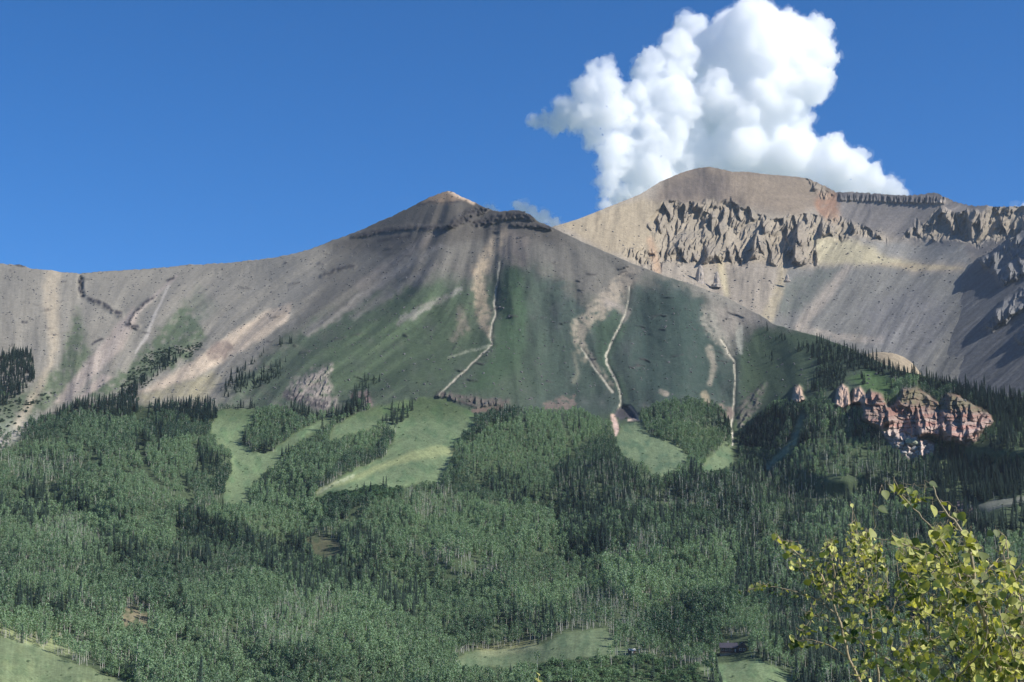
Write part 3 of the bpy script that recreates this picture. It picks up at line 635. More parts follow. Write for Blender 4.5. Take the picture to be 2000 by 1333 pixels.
rl = {'red': ('cliff', 'banded red and pink rock cliff standing out of the conifers', 'cliff'), 'outcrop': ('rock_outcrop', 'pinkish broken rock outcrop above the small aspen grove', 'rock'), 'bluff': ('rock_bluff', 'dark low rock bluff along the top of the wide meadow', 'rock'),
      't0': ('rock_tower', 'small pink rock tower beside the pale gully strip', 'rock'), 't1': ('rock_tower', 'pale pink rock tower with conifers on its shaded side', 'rock'), 't2': ('rock_tower', 'grey rock knob between the pink tower and the red cliff', 'rock')}
for k in rocks: piece(rz[k], rl[k][0], M_CRAG, label=rl[k][1], cat=rl[k][2])

# ------------------------------------------------------------------ the rear mountain
BSKY = np.array([(1000, 470), (1040, 455), (1090, 440), (1130, 428), (1200, 400), (1250, 380), (1290, 355), (1330, 338), (1360, 329), (1385, 326), (1410, 331), (1430, 336), (1460, 336), (1500, 341), (1560, 346), (1580, 350), (1592, 355), (1612, 364), (1635, 376), (1660, 375), (1700, 378), (1740, 381), (1780, 382), (1800, 380), (1826, 376), (1842, 384), (1870, 396), (1900, 403), (1925, 402), (1950, 404), (2000, 403), (2060, 398), (2350, 420)], float)
bc = Cover(lin(172, 156, 142))
TALUS = lin(152, 142, 138)
bc.poly([(1270, 400), (1330, 300), (1600, 320), (1640, 380), (1590, 400), (1560, 420), (1480, 410), (1380, 400), (1300, 405)], lin(142, 124, 110), f=14, warp=8)
bc.poly([(1310, 360), (1370, 330), (1420, 345), (1420, 400), (1360, 385), (1300, 400)], lin(116, 103, 97), a=0.8, f=12, warp=8, n=0.4)
bc.poly([(1430, 340), (1580, 350), (1600, 400), (1560, 420), (1480, 405), (1440, 380)], lin(160, 140, 122), a=0.7, f=14, warp=8, n=0.3)
bc.poly([(1600, 375), (1640, 380), (1655, 440), (1620, 440), (1590, 400)], lin(176, 128, 100), a=0.75, f=8, n=0.5)
bc.poly([(1640, 370), (1850, 370), (2400, 380), (2400, 520), (1900, 500), (1640, 440)], lin(138, 128, 124), f=10, warp=6)
bc.line([(1640, 380), (1700, 384), (1780, 388), (1840, 386)], 6, lin(96, 90, 92), a=0.85, n=0.5, ns=8)
bc.poly([(1830, 390), (1860, 392), (1900, 410), (1880, 425), (1840, 410)], lin(176, 160, 150), f=5)
bc.poly([(1090, 440), (1250, 385), (1300, 400), (1280, 520), (1180, 490)], lin(182, 162, 138), f=10, warp=6)
CRAG = [[(1262, 440), (1290, 395), (1340, 400), (1400, 395), (1440, 400), (1500, 425), (1560, 420), (1640, 425), (1660, 450), (1640, 462), (1600, 455), (1590, 480), (1600, 515), (1540, 518), (1490, 512), (1440, 516), (1380, 514), (1290, 512), (1285, 470)],
        [(1640, 425), (1670, 440), (1720, 455), (1730, 468), (1690, 466), (1640, 460)], [(1760, 462), (1800, 440), (1830, 415), (1850, 412), (1900, 418), (1950, 404), (2060, 398), (2350, 420), (2350, 500), (1960, 470), (1900, 478), (1860, 470), (1790, 465)],
        [(1220, 490), (1250, 480), (1285, 500), (1275, 525), (1240, 520)], [(1578, 350), (1605, 362), (1615, 385), (1596, 378)]]
for p in CRAG: bc.poly(p, lin(172, 155, 136), a=0.7, f=12, warp=12)
bc.poly([(1585, 460), (1640, 465), (1700, 480), (1740, 500), (1790, 515), (1700, 518), (1600, 515)], lin(196, 180, 150), a=0.9, f=9, warp=8)
bc.poly([(1680, 470), (1880, 480), (1900, 515), (1800, 512), (1720, 495)], lin(152, 145, 140), a=0.9, f=9, warp=6)
bc.poly([(1700, 516), (1760, 514), (1860, 520), (1890, 526), (1780, 530), (1740, 528)], lin(196, 174, 144), a=0.9, f=3, warp=3)
bc.poly([(1540, 522), (1740, 520), (1780, 534), (1900, 530), (2400, 500), (2400, 900), (1400, 900), (1480, 640)], lin(136, 130, 125), f=10, warp=6)
bc.poly([(1530, 560), (1600, 525), (1640, 525), (1580, 590), (1530, 620), (1520, 600)], lin(112, 114, 106), a=0.7, f=12, warp=6, n=0.6)
bc.line([(1655, 525, 6), (1610, 580, 12), (1560, 640, 10)], 8, lin(176, 160, 148), a=0.8, f=8, n=0.3)
bc.line([(1530, 520, 6), (1520, 570, 9), (1500, 620, 12)], 8, lin(196, 176, 148), a=0.8, f=7, n=0.3)
bc.line([(1405, 500, 6), (1412, 540, 8), (1420, 575, 5)], 8, lin(204, 184, 152), a=0.9, f=5)
bc.line([(1270, 470, 6), (1282, 520, 8), (1284, 545, 4)], 6, lin(200, 164, 136), a=0.8, f=5)
bc.line([(1560, 640), (1640, 660), (1720, 665)], 7, lin(190, 172, 158), a=0.6, f=6, n=0.6)
bc.poly([(1680, 600), (1800, 560), (1880, 640), (1800, 700), (1700, 680)], lin(132, 126, 128), a=0.6, f=25, n=0.5)
bc.poly([(1880, 560), (2400, 540), (2400, 900), (1780, 760), (1820, 690)], lin(108, 104, 102), a=0.8, f=20, warp=8, n=0.2)
KB = np.interp(GX, [1000, 1350, 1500, 1600, 1700, 1850, 2350], [0.2, 0.0, 0.1, 0.7, 0.5, 0.9, 1.3])
SB = GX + KB * (GY - 560)
bc.c *= np.clip(1 + fbm((SB + 10 * fbm(GX / 50, GY / 40, 2, 152)) / 15, GY / 90, 4, 151, 0.6) * 0.42 * (0.35 + 0.9 * sstep(-.35, .45, fbm(GX / 90, GY / 60, 2, 153))) + fbm(GX / 8, GY / 6, 4, 161, 0.65) * 0.26, 0.5, 1.5)[..., None]
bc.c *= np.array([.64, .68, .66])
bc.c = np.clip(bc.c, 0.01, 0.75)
ctrl = [(1000, 470, 3800), (1090, 440, 4000), (1250, 380, 4520), (1385, 326, 4820), (1500, 341, 4900), (1635, 375, 5000), (1830, 376, 4900), (2000, 403, 4650), (2350, 410, 4600),
        (1100, 520, 3650), (1250, 500, 3920), (1380, 520, 4150), (1500, 520, 4250), (1620, 516, 4380), (1700, 516, 4400), (1760, 528, 4380), (1760, 512, 4520), (1850, 520, 4380), (2000, 510, 4250), (2350, 500, 4200),
        (1380, 420, 4560), (1500, 425, 4600), (1700, 440, 4760), (1850, 440, 4650),
        (1100, 620, 3400), (1400, 620, 3720), (1550, 620, 3870), (1700, 620, 3960), (1850, 620, 3900), (2000, 620, 3820), (2350, 620, 3700),
        (1100, 740, 3100), (1500, 710, 3420), (1700, 710, 3500), (1900, 720, 3480), (2350, 720, 3400), (1100, 800, 3000), (1700, 800, 3200), (2350, 800, 3150)]
br = tps(ctrl)
def field_b(pts, f=3, warp=2): return field(pts, f, warp)
us = np.concatenate([np.arange(1010, 1200, 2.4), np.arange(1200, 2030, 1.35), np.arange(2031, 2351, 3)]); tt = np.linspace(0, 1, 290)
Ug, Tg = np.meshgrid(us, tt)
crest = np.interp(Ug, BSKY[:, 0], BSKY[:, 1]) + (fbm(Ug / 7, Ug * 0, 3, 171) * 2.2) * np.where(Ug > 1570, 1.6, 0.5)
Vg = 800 + (crest - 800) * Tg
R = br(Ug, Vg)
wx = fbm(Ug / 60, Vg / 60, 2, 173) * 26; wy = fbm(Ug / 60, Vg / 60, 2, 174) * 26
cm = np.clip(sum(fc.sample(Ug, Vg, field(p, 15, 14)) for p in CRAG), 0, 1)
def fins(x, y, o, sd): return ridged(x, y, o, sd, .55)
r1 = ribs(46, 40, .25, 175); r2 = ribs(21, 20, -.2, 185); r3 = ribs(9, 9, .3, 186)
r4 = ribs(14, 14, .5, 187)
rag = sstep(-.35, .1, fbm(Ug / 26, Vg / 30, 3, 178) + (cm - .5) * 1.1)
cm = cm * rag
big = fbm((Ug + wx) / 80, (Vg + wy) / 90, 2, 176)
R -= cm * (r1 * 150 + r2 * 70 + r4 * 44 + r3 * 24 + big * 90 - 62)
RIB, CMB = 1 - np.clip(r1 * .6 + r2 * .5 + r3 * .3, 0, 1), cm
sm = 1 - cm
SBv = Ug + np.interp(Ug, [1000, 1350, 1500, 1600, 1700, 1850, 2350], [0.2, 0.0, 0.1, 0.7, 0.5, 0.9, 1.3]) * (Vg - 560)
R += sm * (fbm(SBv / 80, Vg / 220, 3, 181) * 45 + fbm(SBv / 20, Vg / 80, 3, 182) * 9 * sstep(-.2, .5, fbm(Ug / 90, Vg / 60, 2, 184)))
cb = fc.sample(Ug, Vg, field([(1640, 378), (1700, 380), (1780, 384), (1845, 384), (1845, 398), (1780, 397), (1700, 394), (1640, 392)], 3, 2))
R += -cb * (20 + 26 * fbm(Ug / 6, Vg / 20, 2, 183))
dx, dy, dz = rays(Ug, Vg)
P = np.stack([dx * R, dy * R, dz * R], -1)
back = []
for i in range(1, 9):
    b = P[-1].copy(); step = 900 * (i / 8) ** 1.5
    b[:, 0] += dx[-1] * step; b[:, 1] += dy[-1] * step; b[:, 2] -= step * 0.6
    back.append(b)
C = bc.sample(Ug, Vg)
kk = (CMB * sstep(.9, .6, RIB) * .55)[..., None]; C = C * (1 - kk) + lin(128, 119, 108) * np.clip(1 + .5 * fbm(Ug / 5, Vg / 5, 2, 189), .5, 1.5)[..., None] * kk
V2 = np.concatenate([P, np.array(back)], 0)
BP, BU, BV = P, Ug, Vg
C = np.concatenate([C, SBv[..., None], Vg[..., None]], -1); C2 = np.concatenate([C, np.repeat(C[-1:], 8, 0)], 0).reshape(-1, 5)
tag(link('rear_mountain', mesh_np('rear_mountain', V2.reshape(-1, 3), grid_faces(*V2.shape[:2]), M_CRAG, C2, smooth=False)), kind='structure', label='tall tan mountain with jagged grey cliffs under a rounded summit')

# the rocky spur that comes down at the side
SSKY = np.array([(1840, 566), (1880, 540), (1905, 508), (1935, 492), (1960, 472), (1980, 462), (2000, 449), (2060, 415), (2150, 380), (2350, 330)], float)
us = np.arange(1840, 2351, 1.6); tt = np.linspace(0, 1, 230)
Ug, Tg = np.meshgrid(us, tt)
crest = np.interp(Ug, SSKY[:, 0], SSKY[:, 1]) + fbm(Ug / 8, Ug * 0, 3, 191) * 5
Vg = 820 + (crest - 820) * Tg
R = br(Ug, np.maximum(Vg, 500)) + np.minimum(Vg - 500, 0) * -3.2 + 30 - np.clip(Ug - 1850, 0, 600) * 1.4 + np.clip(600 - Vg, 0, 200) * 0.3
CR2 = [[(1915, 510), (1945, 488), (1985, 455), (2060, 410), (2350, 320), (2350, 480), (2060, 520), (2010, 530), (1960, 560), (1945, 540)], [(1925, 640), (1935, 610), (1960, 590), (2000, 565), (2060, 540), (2200, 480), (2200, 530), (2060, 590), (2000, 600), (1965, 628), (1935, 648)], [(1984, 660), (2000, 640), (2080, 610), (2080, 650), (2000, 672)]]
cm = np.clip(sum(fc.sample(Ug, Vg, field(p, 5, 6)) for p in CR2), 0, 1)
R -= cm * (24 + ribs(30, 24, .2, 193) * 80 + ribs(13, 12, -.2, 197) * 40 + ribs(7, 7, .2, 199) * 18)
R += (1 - cm) * (fbm((Ug + 1.2 * (Vg - 560)) / 26, Vg / 120, 3, 194) * 16)
dx, dy, dz = rays(Ug, Vg)
P = np.stack([dx * R, dy * R, dz * R], -1)
back = []
for i in range(1, 7):
    b = P[-1].copy(); step = 260 * (i / 6) ** 1.3
    b[:, 0] += dx[-1] * step; b[:, 1] += dy[-1] * step; b[:, 2] -= step * 0.5
    back.append(b)
cc = np.empty(Ug.shape + (3,)); cc[:] = lin(112, 107, 104)
cc = cc * (1 - cm[..., None]) + lin(134, 127, 122) * cm[..., None]
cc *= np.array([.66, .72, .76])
cc *= np.clip(1 + fbm((Ug + 1.3 * (Vg - 560)) / 10, Vg / 80, 4, 195, 0.6)[..., None] * 0.4 + fbm(Ug / 7, Vg / 7, 3, 196)[..., None] * 0.25, 0.5, 1.5)
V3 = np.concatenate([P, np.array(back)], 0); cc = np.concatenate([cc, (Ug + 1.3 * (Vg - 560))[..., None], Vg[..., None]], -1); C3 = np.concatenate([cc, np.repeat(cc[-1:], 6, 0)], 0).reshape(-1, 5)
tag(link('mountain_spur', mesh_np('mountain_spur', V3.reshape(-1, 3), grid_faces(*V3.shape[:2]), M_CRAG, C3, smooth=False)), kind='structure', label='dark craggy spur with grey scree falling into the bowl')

# tan moraine dome that shows above the conifers
n = 40
aa, rr = np.meshgrid(np.linspace(0, 2 * np.pi, 72), np.linspace(0, 1, n))
c0 = at(1716, 722, 2980)
X = rr * np.cos(aa) * 92; Yy = rr * np.sin(aa) * 130
Z = 30 * (1 - rr ** 1.8) * (1 + 0.06 * fbm(X / 30, Yy / 30, 3, 201)) + 1.2 * fbm(X / 8, Yy / 8, 3, 202) - rr ** 4 * 60
dv = np.stack([c0.x + X, c0.y + Yy, c0.z + Z], -1).reshape(-1, 3)
dc = np.empty((len(dv), 3)); dc[:] = lin(150, 136, 114)
dc *= np.clip(1 + 0.4 * fbm(X / 10 + Yy / 30, Z / 14, 3, 203), 0.6, 1.3).reshape(-1, 1)
tag(link('moraine_hill', mesh_np('moraine_hill', dv, grid_faces(n, 72), M_SLOPE, dc)), kind='structure', label='smooth tan mound showing above the conifer ridge')

# the ground: from the camera's own hill down to the valley and out to the horizon
ang = np.linspace(-np.pi, np.pi, 241)
rad = np.concatenate([np.linspace(0.3, 20, 24), np.geomspace(22, 1000, 46), np.geomspace(1080, 60000, 24)])
Ag, Rg = np.meshgrid(ang, rad)
prof = np.interp(Rg, [0, 2, 6, 20, 60, 200, 500, 800, 1000, 1200, 60000], [-1.7, -1.75, -2.7, -5.5, -15, -48, -92, -98, -90, -110, -130])
flat = np.interp(Rg, [0, 5, 100, 1000, 60000], [-1.7, -1.6, 2, 30, 30])
wb = sstep(np.radians(60), np.radians(130), np.abs(Ag))
Zg = prof * (1 - wb) + flat * wb + fbm(np.sin(Ag) * Rg / 60, np.cos(Ag) * Rg / 60, 3, 211) * np.clip(Rg / 60, 0.05, 3)
gv = np.stack([np.sin(Ag) * Rg, np.cos(Ag) * Rg, Zg], -1).reshape(-1, 3)
gc = np.empty((len(gv), 3)); gc[:] = lin(98, 110, 70)
gc *= np.clip(1 + 0.5 * fbm(gv[:, 0] / 25, gv[:, 1] / 25, 3, 212), 0.6, 1.4)[:, None]
tag(link('ground', mesh_np('ground', gv, grid_faces(len(rad), len(ang)), M_SLOPE, gc)), kind='structure')

def ground_z(x, y):
    i = np.argmin((gv[:, 0] - x) ** 2 + (gv[:, 1] - y) ** 2)
    return gv[i, 2]
def front_point(u, v):
    """the point of the front slopes that shows at picture point (u, v)"""
    d = (FU - u) ** 2 + (FV - v) ** 2
    j, i = np.unravel_index(np.argmin(d), d.shape)
    return Vector([float(q) for q in FP[j, i]])

# ------------------------------------------------------------------ trees: one of each kind, then individuals and the mass of the forest
BARK_A = plain('aspen_bark', (0.54, 0.51, 0.44), 0.8, 0.2, 1.5)
BARK_C = plain('conifer_bark', (0.10, 0.075, 0.06), 0.9, 0.3, 2.0)
BARK_D = plain('grey_dead_wood', (0.33, 0.31, 0.29), 0.9, 0.3, 2.0)
LEAF_A = foliage_material('aspen_leaves', (0.034, 0.078, 0.050), (0.200, 0.300, 0.165), 0.28)
LEAF_C = foliage_material('conifer_needles', (0.014, 0.034, 0.030), (0.050, 0.080, 0.058), 0.08, (1, 1.1, 0.6))
LEAF_S = foliage_material('shrub_leaves', (0.06, 0.12, 0.06), (0.14, 0.22, 0.11), 0.25)
LEAF_D = foliage_material('dark_scrub', (0.022, 0.045, 0.028), (0.045, 0.07, 0.04), 0.1, (1, 1.1, 0.6))

class MB:
    """collects tubes and leaf faces; .tri/.quad faces become one mesh"""
    def __init__(s): s.v = []; s.f = []; s.m = []
    def tube(s, pts, rad, k=5, mat=0):
        n = len(pts); base = len(s.v)
        for i, (p, r) in enumerate(zip(pts, rad)):
            p = Vector(p)
            d = (Vector(pts[min(i + 1, n - 1)]) - Vector(pts[max(i - 1, 0)])).normalized()
            a = d.orthogonal().normalized(); b = d.cross(a)
            for j in range(k):
                t = 2 * math.pi * j / k
                s.v.append(p + (a * math.cos(t) + b * math.sin(t)) * r)
        for i in range(n - 1):
            for j in range(k):
                s.f.append((base + i * k + j, base + i * k + (j + 1) % k, base + (i + 1) * k + (j + 1) % k, base + (i + 1) * k + j)); s.m.append(mat)
        s.f.append(tuple(base + (n - 1) * k + j for j in range(k))); s.m.append(mat)
    def card(s, c, nrm, up, w, h, mat=0):
        nrm = nrm.normalized(); a = nrm.cross(up)
        if a.length < 1e-3: a = nrm.orthogonal()
        a.normalize(); b = a.cross(nrm)
        i = len(s.v)
        s.v += [c - a * w - b * h * 0.6, c + a * w * 0.7 - b * h, c + a * w + b * h * 0.5, c - a * w * 0.6 + b * h]
        s.f.append((i, i + 1, i + 2, i + 3)); s.m.append(mat)
    def build(s, name, mats, smooth=False):
        me = bpy.data.meshes.new(name)
        me.from_pydata([tuple(v) for v in s.v], [], s.f)
        for m in mats: me.materials.append(m)
        me.polygons.foreach_set('material_index', s.m)
        me.polygons.foreach_set('use_smooth', [smooth] * len(s.f))
        me.update()
        return me
def joined(a, b):
    o = MB(); o.v = a.v + b.v; k = len(a.v)
    o.f = a.f + [tuple(i + k for i in f) for f in b.f]; o.m = [0] * len(a.f) + [1] * len(b.f)
    return o
RD = random.Random(11)
def rvec():
    while True:
        v = Vector((RD.uniform(-1, 1), RD.uniform(-1, 1), RD.uniform(-1, 1)))
        if 0.05 < v.length < 1: return v.normalized()
def make_aspen(h, cw, dens, low=0.36):
    tr, cr = MB(), MB()
    bend = Vector((RD.uniform(-.5, .5), RD.uniform(-.5, .5), 0))
    ax = lambda t: bend * math.sin(t * 2.2) + Vector((0, 0, h * t))
    tr.tube([ax(t) for t in (0, .2, .45, .7, .95)], [.17, .15, .11, .07, .02], 6)
    nl = 9
    for i in range(nl):
        t = low - 0.05 + (0.92 - low) * (i + RD.random()) / nl
        a = RD.uniform(0, 6.283); L = cw * RD.uniform(.55, 1.0) * (1.05 - abs(t - .6))
        p = ax(t); e = p + Vector((math.cos(a) * L, math.sin(a) * L, L * RD.uniform(.4, .9)))
        tr.tube([p, (p + e) / 2 + Vector((0, 0, -.1)), e], [.05, .035, .012], 4)
    nb = 15
    lobes = []
    for i in range(nb):
        t = low + (0.97 - low) * (i + .5) / nb
        s = math.sin(math.pi * min(1, max(0, (t - low + .08) / (1.12 - low)) ** .9)) ** .5
        a = i * 2.4 + RD.uniform(-.5, .5); q = cw * s * RD.uniform(.35, .78)
        lobes.append((ax(t) + Vector((math.cos(a) * q, math.sin(a) * q, 0)), cw * RD.uniform(.30, .52) * (.6 + .4 * s)))
    for c, r in lobes:
        for k in range(int(dens * r * r * 9)):
            d = rvec(); p = c + Vector((d.x, d.y, d.z * 1.15)) * r * RD.uniform(.55, 1.05)
            n = (d * 1.9 + rvec() * .5 + Vector((0, 0, .3)))
            w = RD.uniform(.24, .5)
            cr.card(p, n, rvec(), w, w * RD.uniform(.8, 1.3))
    return tr, cr
def make_conifer(h, w, thin=1.0, skirt=0.06):
    tr, cr = MB(), MB()
    tr.tube([(0, 0, 0), (0, 0, h * .5), (0, 0, h * .98)], [.26, .15, .02], 6)
    z = h * skirt
    while z < h * .985:
        t = z / h
        R0 = w * (1 - t) ** .85 * RD.uniform(.75, 1.1) + .12
        n = max(4, int((5 + R0 * 3.2) * thin)); a0 = RD.uniform(0, 6.28)
        for k in range(n):
            a = a0 + 6.283 * k / n + RD.uniform(-.25, .25); L = R0 * RD.uniform(.65, 1.12)
            d = Vector((math.cos(a), math.sin(a), 0)); side = Vector((-d.y, d.x, 0))
            b = Vector((0, 0, z)) + d * .05; drop = -L * RD.uniform(.18, .42) + .12
            wd = .22 + L * .24
            mid = b + d * L * .55 + Vector((0, 0, drop * .35)); tip = b + d * L + Vector((0, 0, drop))
            i = len(cr.v)
            cr.v += [b, mid + side * wd + Vector((0, 0, -.12)), tip, mid - side * wd + Vector((0, 0, -.12)), mid + Vector((0, 0, .16))]
            cr.f += [(i, i + 1, i + 4), (i + 1, i + 2, i + 4), (i + 2, i + 3, i + 4), (i + 3, i, i + 4)]; cr.m += [0] * 4
        z += max(.28, .055 * h * (1.05 - t)) * RD.uniform(.85, 1.15)
    i = len(cr.v); cr.v += [Vector((.1, 0, h * .94)), Vector((-.08, .07, h * .94)), Vector((-.05, -.09, h * .94)), Vector((0, 0, h * 1.02))]
    cr.f += [(i, i + 1, i + 3), (i + 1, i + 2, i + 3), (i + 2, i, i + 3)]; cr.m += [0] * 3
    return tr, cr
def make_bush(h, w, n):
    b = MB()
    for q in range(4):
        a = RD.uniform(0, 6.28); e = Vector((math.cos(a) * w * .5, math.sin(a) * w * .5, h * .7))
        b.tube([(0, 0, -.1), e * .5, e], [.06, .04, .015], 4, 1)
    cs = [(Vector((RD.uniform(-.5, .5) * w, RD.uniform(-.5, .5) * w, h * RD.uniform(.4, .7))), RD.uniform(.35, .5) * w) for _ in range(6)]
    for c, r in cs:
        for k in range(n):
            d = rvec(); d.z = abs(d.z) * .9 - .15
            s = RD.uniform(.16, .34)
            b.card(c + d * r, d + rvec() * .7, rvec(), s, s, 0)
    return b
class Kind: pass
def proto_set(name, lst, mats):
    out = []
    for tr, cr in lst:
        k = Kind(); k.trunk = tr.build(name + '_trunk', [mats[0]]); k.crown = cr.build(name + '_crown', [mats[1]])
        k.full = joined(tr, cr).build(name, mats); out.append(k)
    return out
ASP = proto_set('aspen', [make_aspen(10.5, 2.9, 1.0, .18), make_aspen(11.5, 2.8, 1.0, .22), make_aspen(9, 3.0, 1.0, .12), make_aspen(12.5, 2.9, 1.0, .28), make_aspen(10, 2.6, 1.0, .2), make_aspen(8, 2.7, 1.0, .08), make_aspen(14.5, 2.4, .9, .55), make_aspen(13, 2.3, .9, .5)], [BARK_A, LEAF_A])
DRYT = proto_set('sparse_aspen', [make_aspen(12, 1.8, .34, .4), make_aspen(10.5, 1.6, .22, .35), make_aspen(13, 1.7, .4, .5)], [BARK_A, LEAF_A])
CON = proto_set('conifer', [make_conifer(16, 2.9), make_conifer(18, 2.9), make_conifer(13, 2.7), make_conifer(17, 2.5, .9, .1), make_conifer(20, 3.2)], [BARK_C, LEAF_C])
bush_me = [make_bush(2.6, 3.0, 34).build('bush', [LEAF_S, BARK_C]), make_bush(3.4, 3.4, 34).build('bush', [LEAF_S, BARK_C]), make_bush(1.8, 2.6, 30).build('bush', [LEAF_S, BARK_C])]
scrub_me = [make_bush(1.9, 2.6, 30).build('scrub', [LEAF_D, BARK_C]), make_bush(2.8, 2.2, 30).build('scrub', [LEAF_D, BARK_C])]

# scatter over the front slopes, evenly by ground area
A = FP[:-1, :-1]; B = FP[:-1, 1:]; D = FP[1:, :-1]
area = 0.35 * np.linalg.norm(np.cross(B - A, D - A), axis=-1) + 0.65 * np.abs((B[..., 0] - A[..., 0]) * (D[..., 1] - A[..., 1]) - (B[..., 1] - A[..., 1]) * (D[..., 0] - A[..., 0]))
qu = (FU[:-1, :-1] + FU[1:, 1:]) / 2; qv = (FV[:-1, :-1] + FV[1:, 1:]) / 2
qk = fc.at_kind(qu, qv)
# per class: [share that is aspen, sparse aspen, conifer, bush, scrub], stems per square metre
MIX = {ASPEN: ((.965, .02, .015, 0, 0), .062), CONIFER: ((.06, .02, .92, 0, 0), .042), MIXED: ((.50, .24, .26, 0, 0), .045), THIN: ((0, 0, .9, 0, .1), .015), SHRUB: ((.05, 0, 0.02, .93, 0), .06), DRY: ((.40, .55, .02, .03, 0), .05)}
dens = np.zeros(qk.shape)
for k, (sh, dn) in MIX.items(): dens[qk == k] = dn
dens[(qu < -300) | (qu > 2300) | (qv > 1440)] = 0
w = (area * dens * 1.7).ravel()
N = int(w.sum())
pick = rng.choice(len(w), N, p=w / w.sum())
pj, pi = np.unravel_index(pick, qk.shape)
fx, fy = rng.random(N), rng.random(N)
def bil(G):
    g = lambda a, b: G[pj + a, pi + b]
    s = (1,) * (G.ndim - 2)
    a = fx.reshape(-1, *s); b = fy.reshape(-1, *s)
    return (g(0, 0) * (1 - a) + g(0, 1) * a) * (1 - b) + (g(1, 0) * (1 - a) + g(1, 1) * a) * b
TP, TU, TV = bil(FP), bil(FU), bil(FV)
TK = fc.at_kind(TU, TV)
alpine = (TK == SHRUB) & (TV < 860)
cell = np.where((TK == CONIFER) | (TK == THIN), 4.6, 3.9); cell[TK == SHRUB] = 3.2
key = (np.floor(TP[:, 0] / cell).astype(np.int64) * 100003 + np.floor(TP[:, 1] / cell).astype(np.int64)) * 7 + (cell * 10).astype(np.int64) % 7
_, first = np.unique(key, return_index=True)
keep = np.zeros(N, bool); keep[first] = True
keep &= TK > 0
keep &= ~((TK == SHRUB) & (TV < 860) & (rng.random(N) < .72))
TP, TU, TV, TK = TP[keep], TU[keep], TV[keep], TK[keep]; N = len(TP)
sp = np.zeros(N, int); rnd = rng.random(N)
for k, (sh, dn) in MIX.items():
    m = TK == k; sp[m] = np.searchsorted(np.cumsum(sh)[:-1], rnd[m])
sp[(TK == SHRUB) & (TV < 860) & (TV < 1000) & (TU < 500)] = 4
# the forest is a patchwork of stands: each has its own tone, height and mix, with thin breaks between some of them
srng = np.random.default_rng(23)
NS = 190
sx = srng.uniform(-340, 2340, NS); sy = srng.uniform(770, 1450, NS)
s_tone = np.clip(srng.normal(.42, .38, NS), -.1, 1.05); s_h = srng.uniform(.78, 1.22, NS); s_con = srng.random(NS) < .13; s_trunk = srng.random(NS) < .2; s_dry = srng.random(NS) < .10
wu = TU + fbm(TU / 60, TV / 40, 2, 305) * 30; wv = TV + fbm(TU / 60, TV / 40, 2, 306) * 16
d1 = np.full(N, 1e9); d2 = np.full(N, 1e9); sid = np.zeros(N, int)
for q in range(NS):
    d = np.hypot((wu - sx[q]), (wv - sy[q]) * 2.1)
    m = d < d1; d2 = np.where(m, d1, np.minimum(d2, d)); d1 = np.where(m, d, d1); sid[m] = q
brk = (d2 - d1 < 9) & (rng.random(N) < .75) & (fbm(TU / 50, TV / 50, 2, 307) > -.1) & np.isin(TK, (ASPEN, MIXED, DRY))
belt = sstep(1190, 1260, TV) * (1 - sstep(420, 620, TU)) + .6 * sstep(1240, 1290, TV)
tone = np.clip(s_tone[sid] + rng.normal(0, .05, N) + belt * .35 + .24 * sstep(960, 1060, TV), 0, 1.3)
asp_ = np.isin(TK, (ASPEN, MIXED)) & (sp == 0)
sp[asp_ & s_con[sid] & (rng.random(N) < .38)] = 2
sp[asp_ & s_dry[sid] & (TV > 900) & (rng.random(N) < .5)] = 1
stand = fbm(TP[:, 0] / 90, TP[:, 1] / 90, 3, 301)
sc = (1 + 0.2 * stand) * np.clip(rng.normal(1, .22, N), .5, 1.6) * np.where(np.isin(TK, (ASPEN, MIXED, DRY)), s_h[sid], 1)
sc[TK == THIN] *= rng.uniform(.45, .95, (TK == THIN).sum())
sc[sp == 0] *= .92; sc[(sp == 0) & (TV < 1000)] *= .88; sc[sp == 2] *= .86
edge0 = fc.at_kind(TU, TV + 16) == NONE; sc[(TK == CONIFER) & (TV < 760)] *= .8
sc[(sp == 3)] *= rng.uniform(.7, 1.5, (sp == 3).sum())
nproto = np.array([len(ASP) - 2, len(DRYT), len(CON), len(bush_me), len(scrub_me)])
pr = (rng.random(N) * nproto[sp]).astype(int)
edge = (sp == 0) & ((edge0 & (rng.random(N) < np.where(TV > 1000, .9, .35))) | (fc.at_kind(TU, TV + 30) == SHRUB) | ((TV > 960) & s_trunk[sid] & (rng.random(N) < .7)))
pr[edge] = 6 + (rng.random(edge.sum()) * 2).astype(int)
rotz = rng.uniform(0, 6.283, N); lean = rng.normal(0, .035, (N, 2))
scz = sc * rng.uniform(.9, 1.12, N)
TP[:, 2] -= .25
hts = [[10.5, 11.5, 9, 12.5, 10, 8, 14.5, 13], [12, 10.5, 13], [16, 18, 13, 17, 20], [2.6, 3.4, 1.8], [1.9, 2.8]]
HT = np.array([hts[a][b] for a, b in zip(sp, pr)]) * scz
tp_ = TP.copy(); tp_[:, 2] += HT * .72
ex, ey = project(tp_)
openk = fc.at_kind(ex, ey)
gone = (openk == NONE) & (ey > front_sky(ex) + 2) & np.isin(TK, (ASPEN, CONIFER, MIXED, DRY)) & (sp < 3) & ~((TV < 765) & (TU < 100))
gap = fbm(TP[:, 0] / 16, TP[:, 1] / 16, 2, 311) < -.34
ok = ~(gone | brk | (gap & np.isin(TK, (ASPEN, MIXED, DRY))))
TP, TU, TV, TK, sp, pr, sc, scz, rotz, lean, HT, tone = (q[ok] for q in (TP, TU, TV, TK, sp, pr, sc, scz, rotz, lean, HT, tone)); N = len(TP)
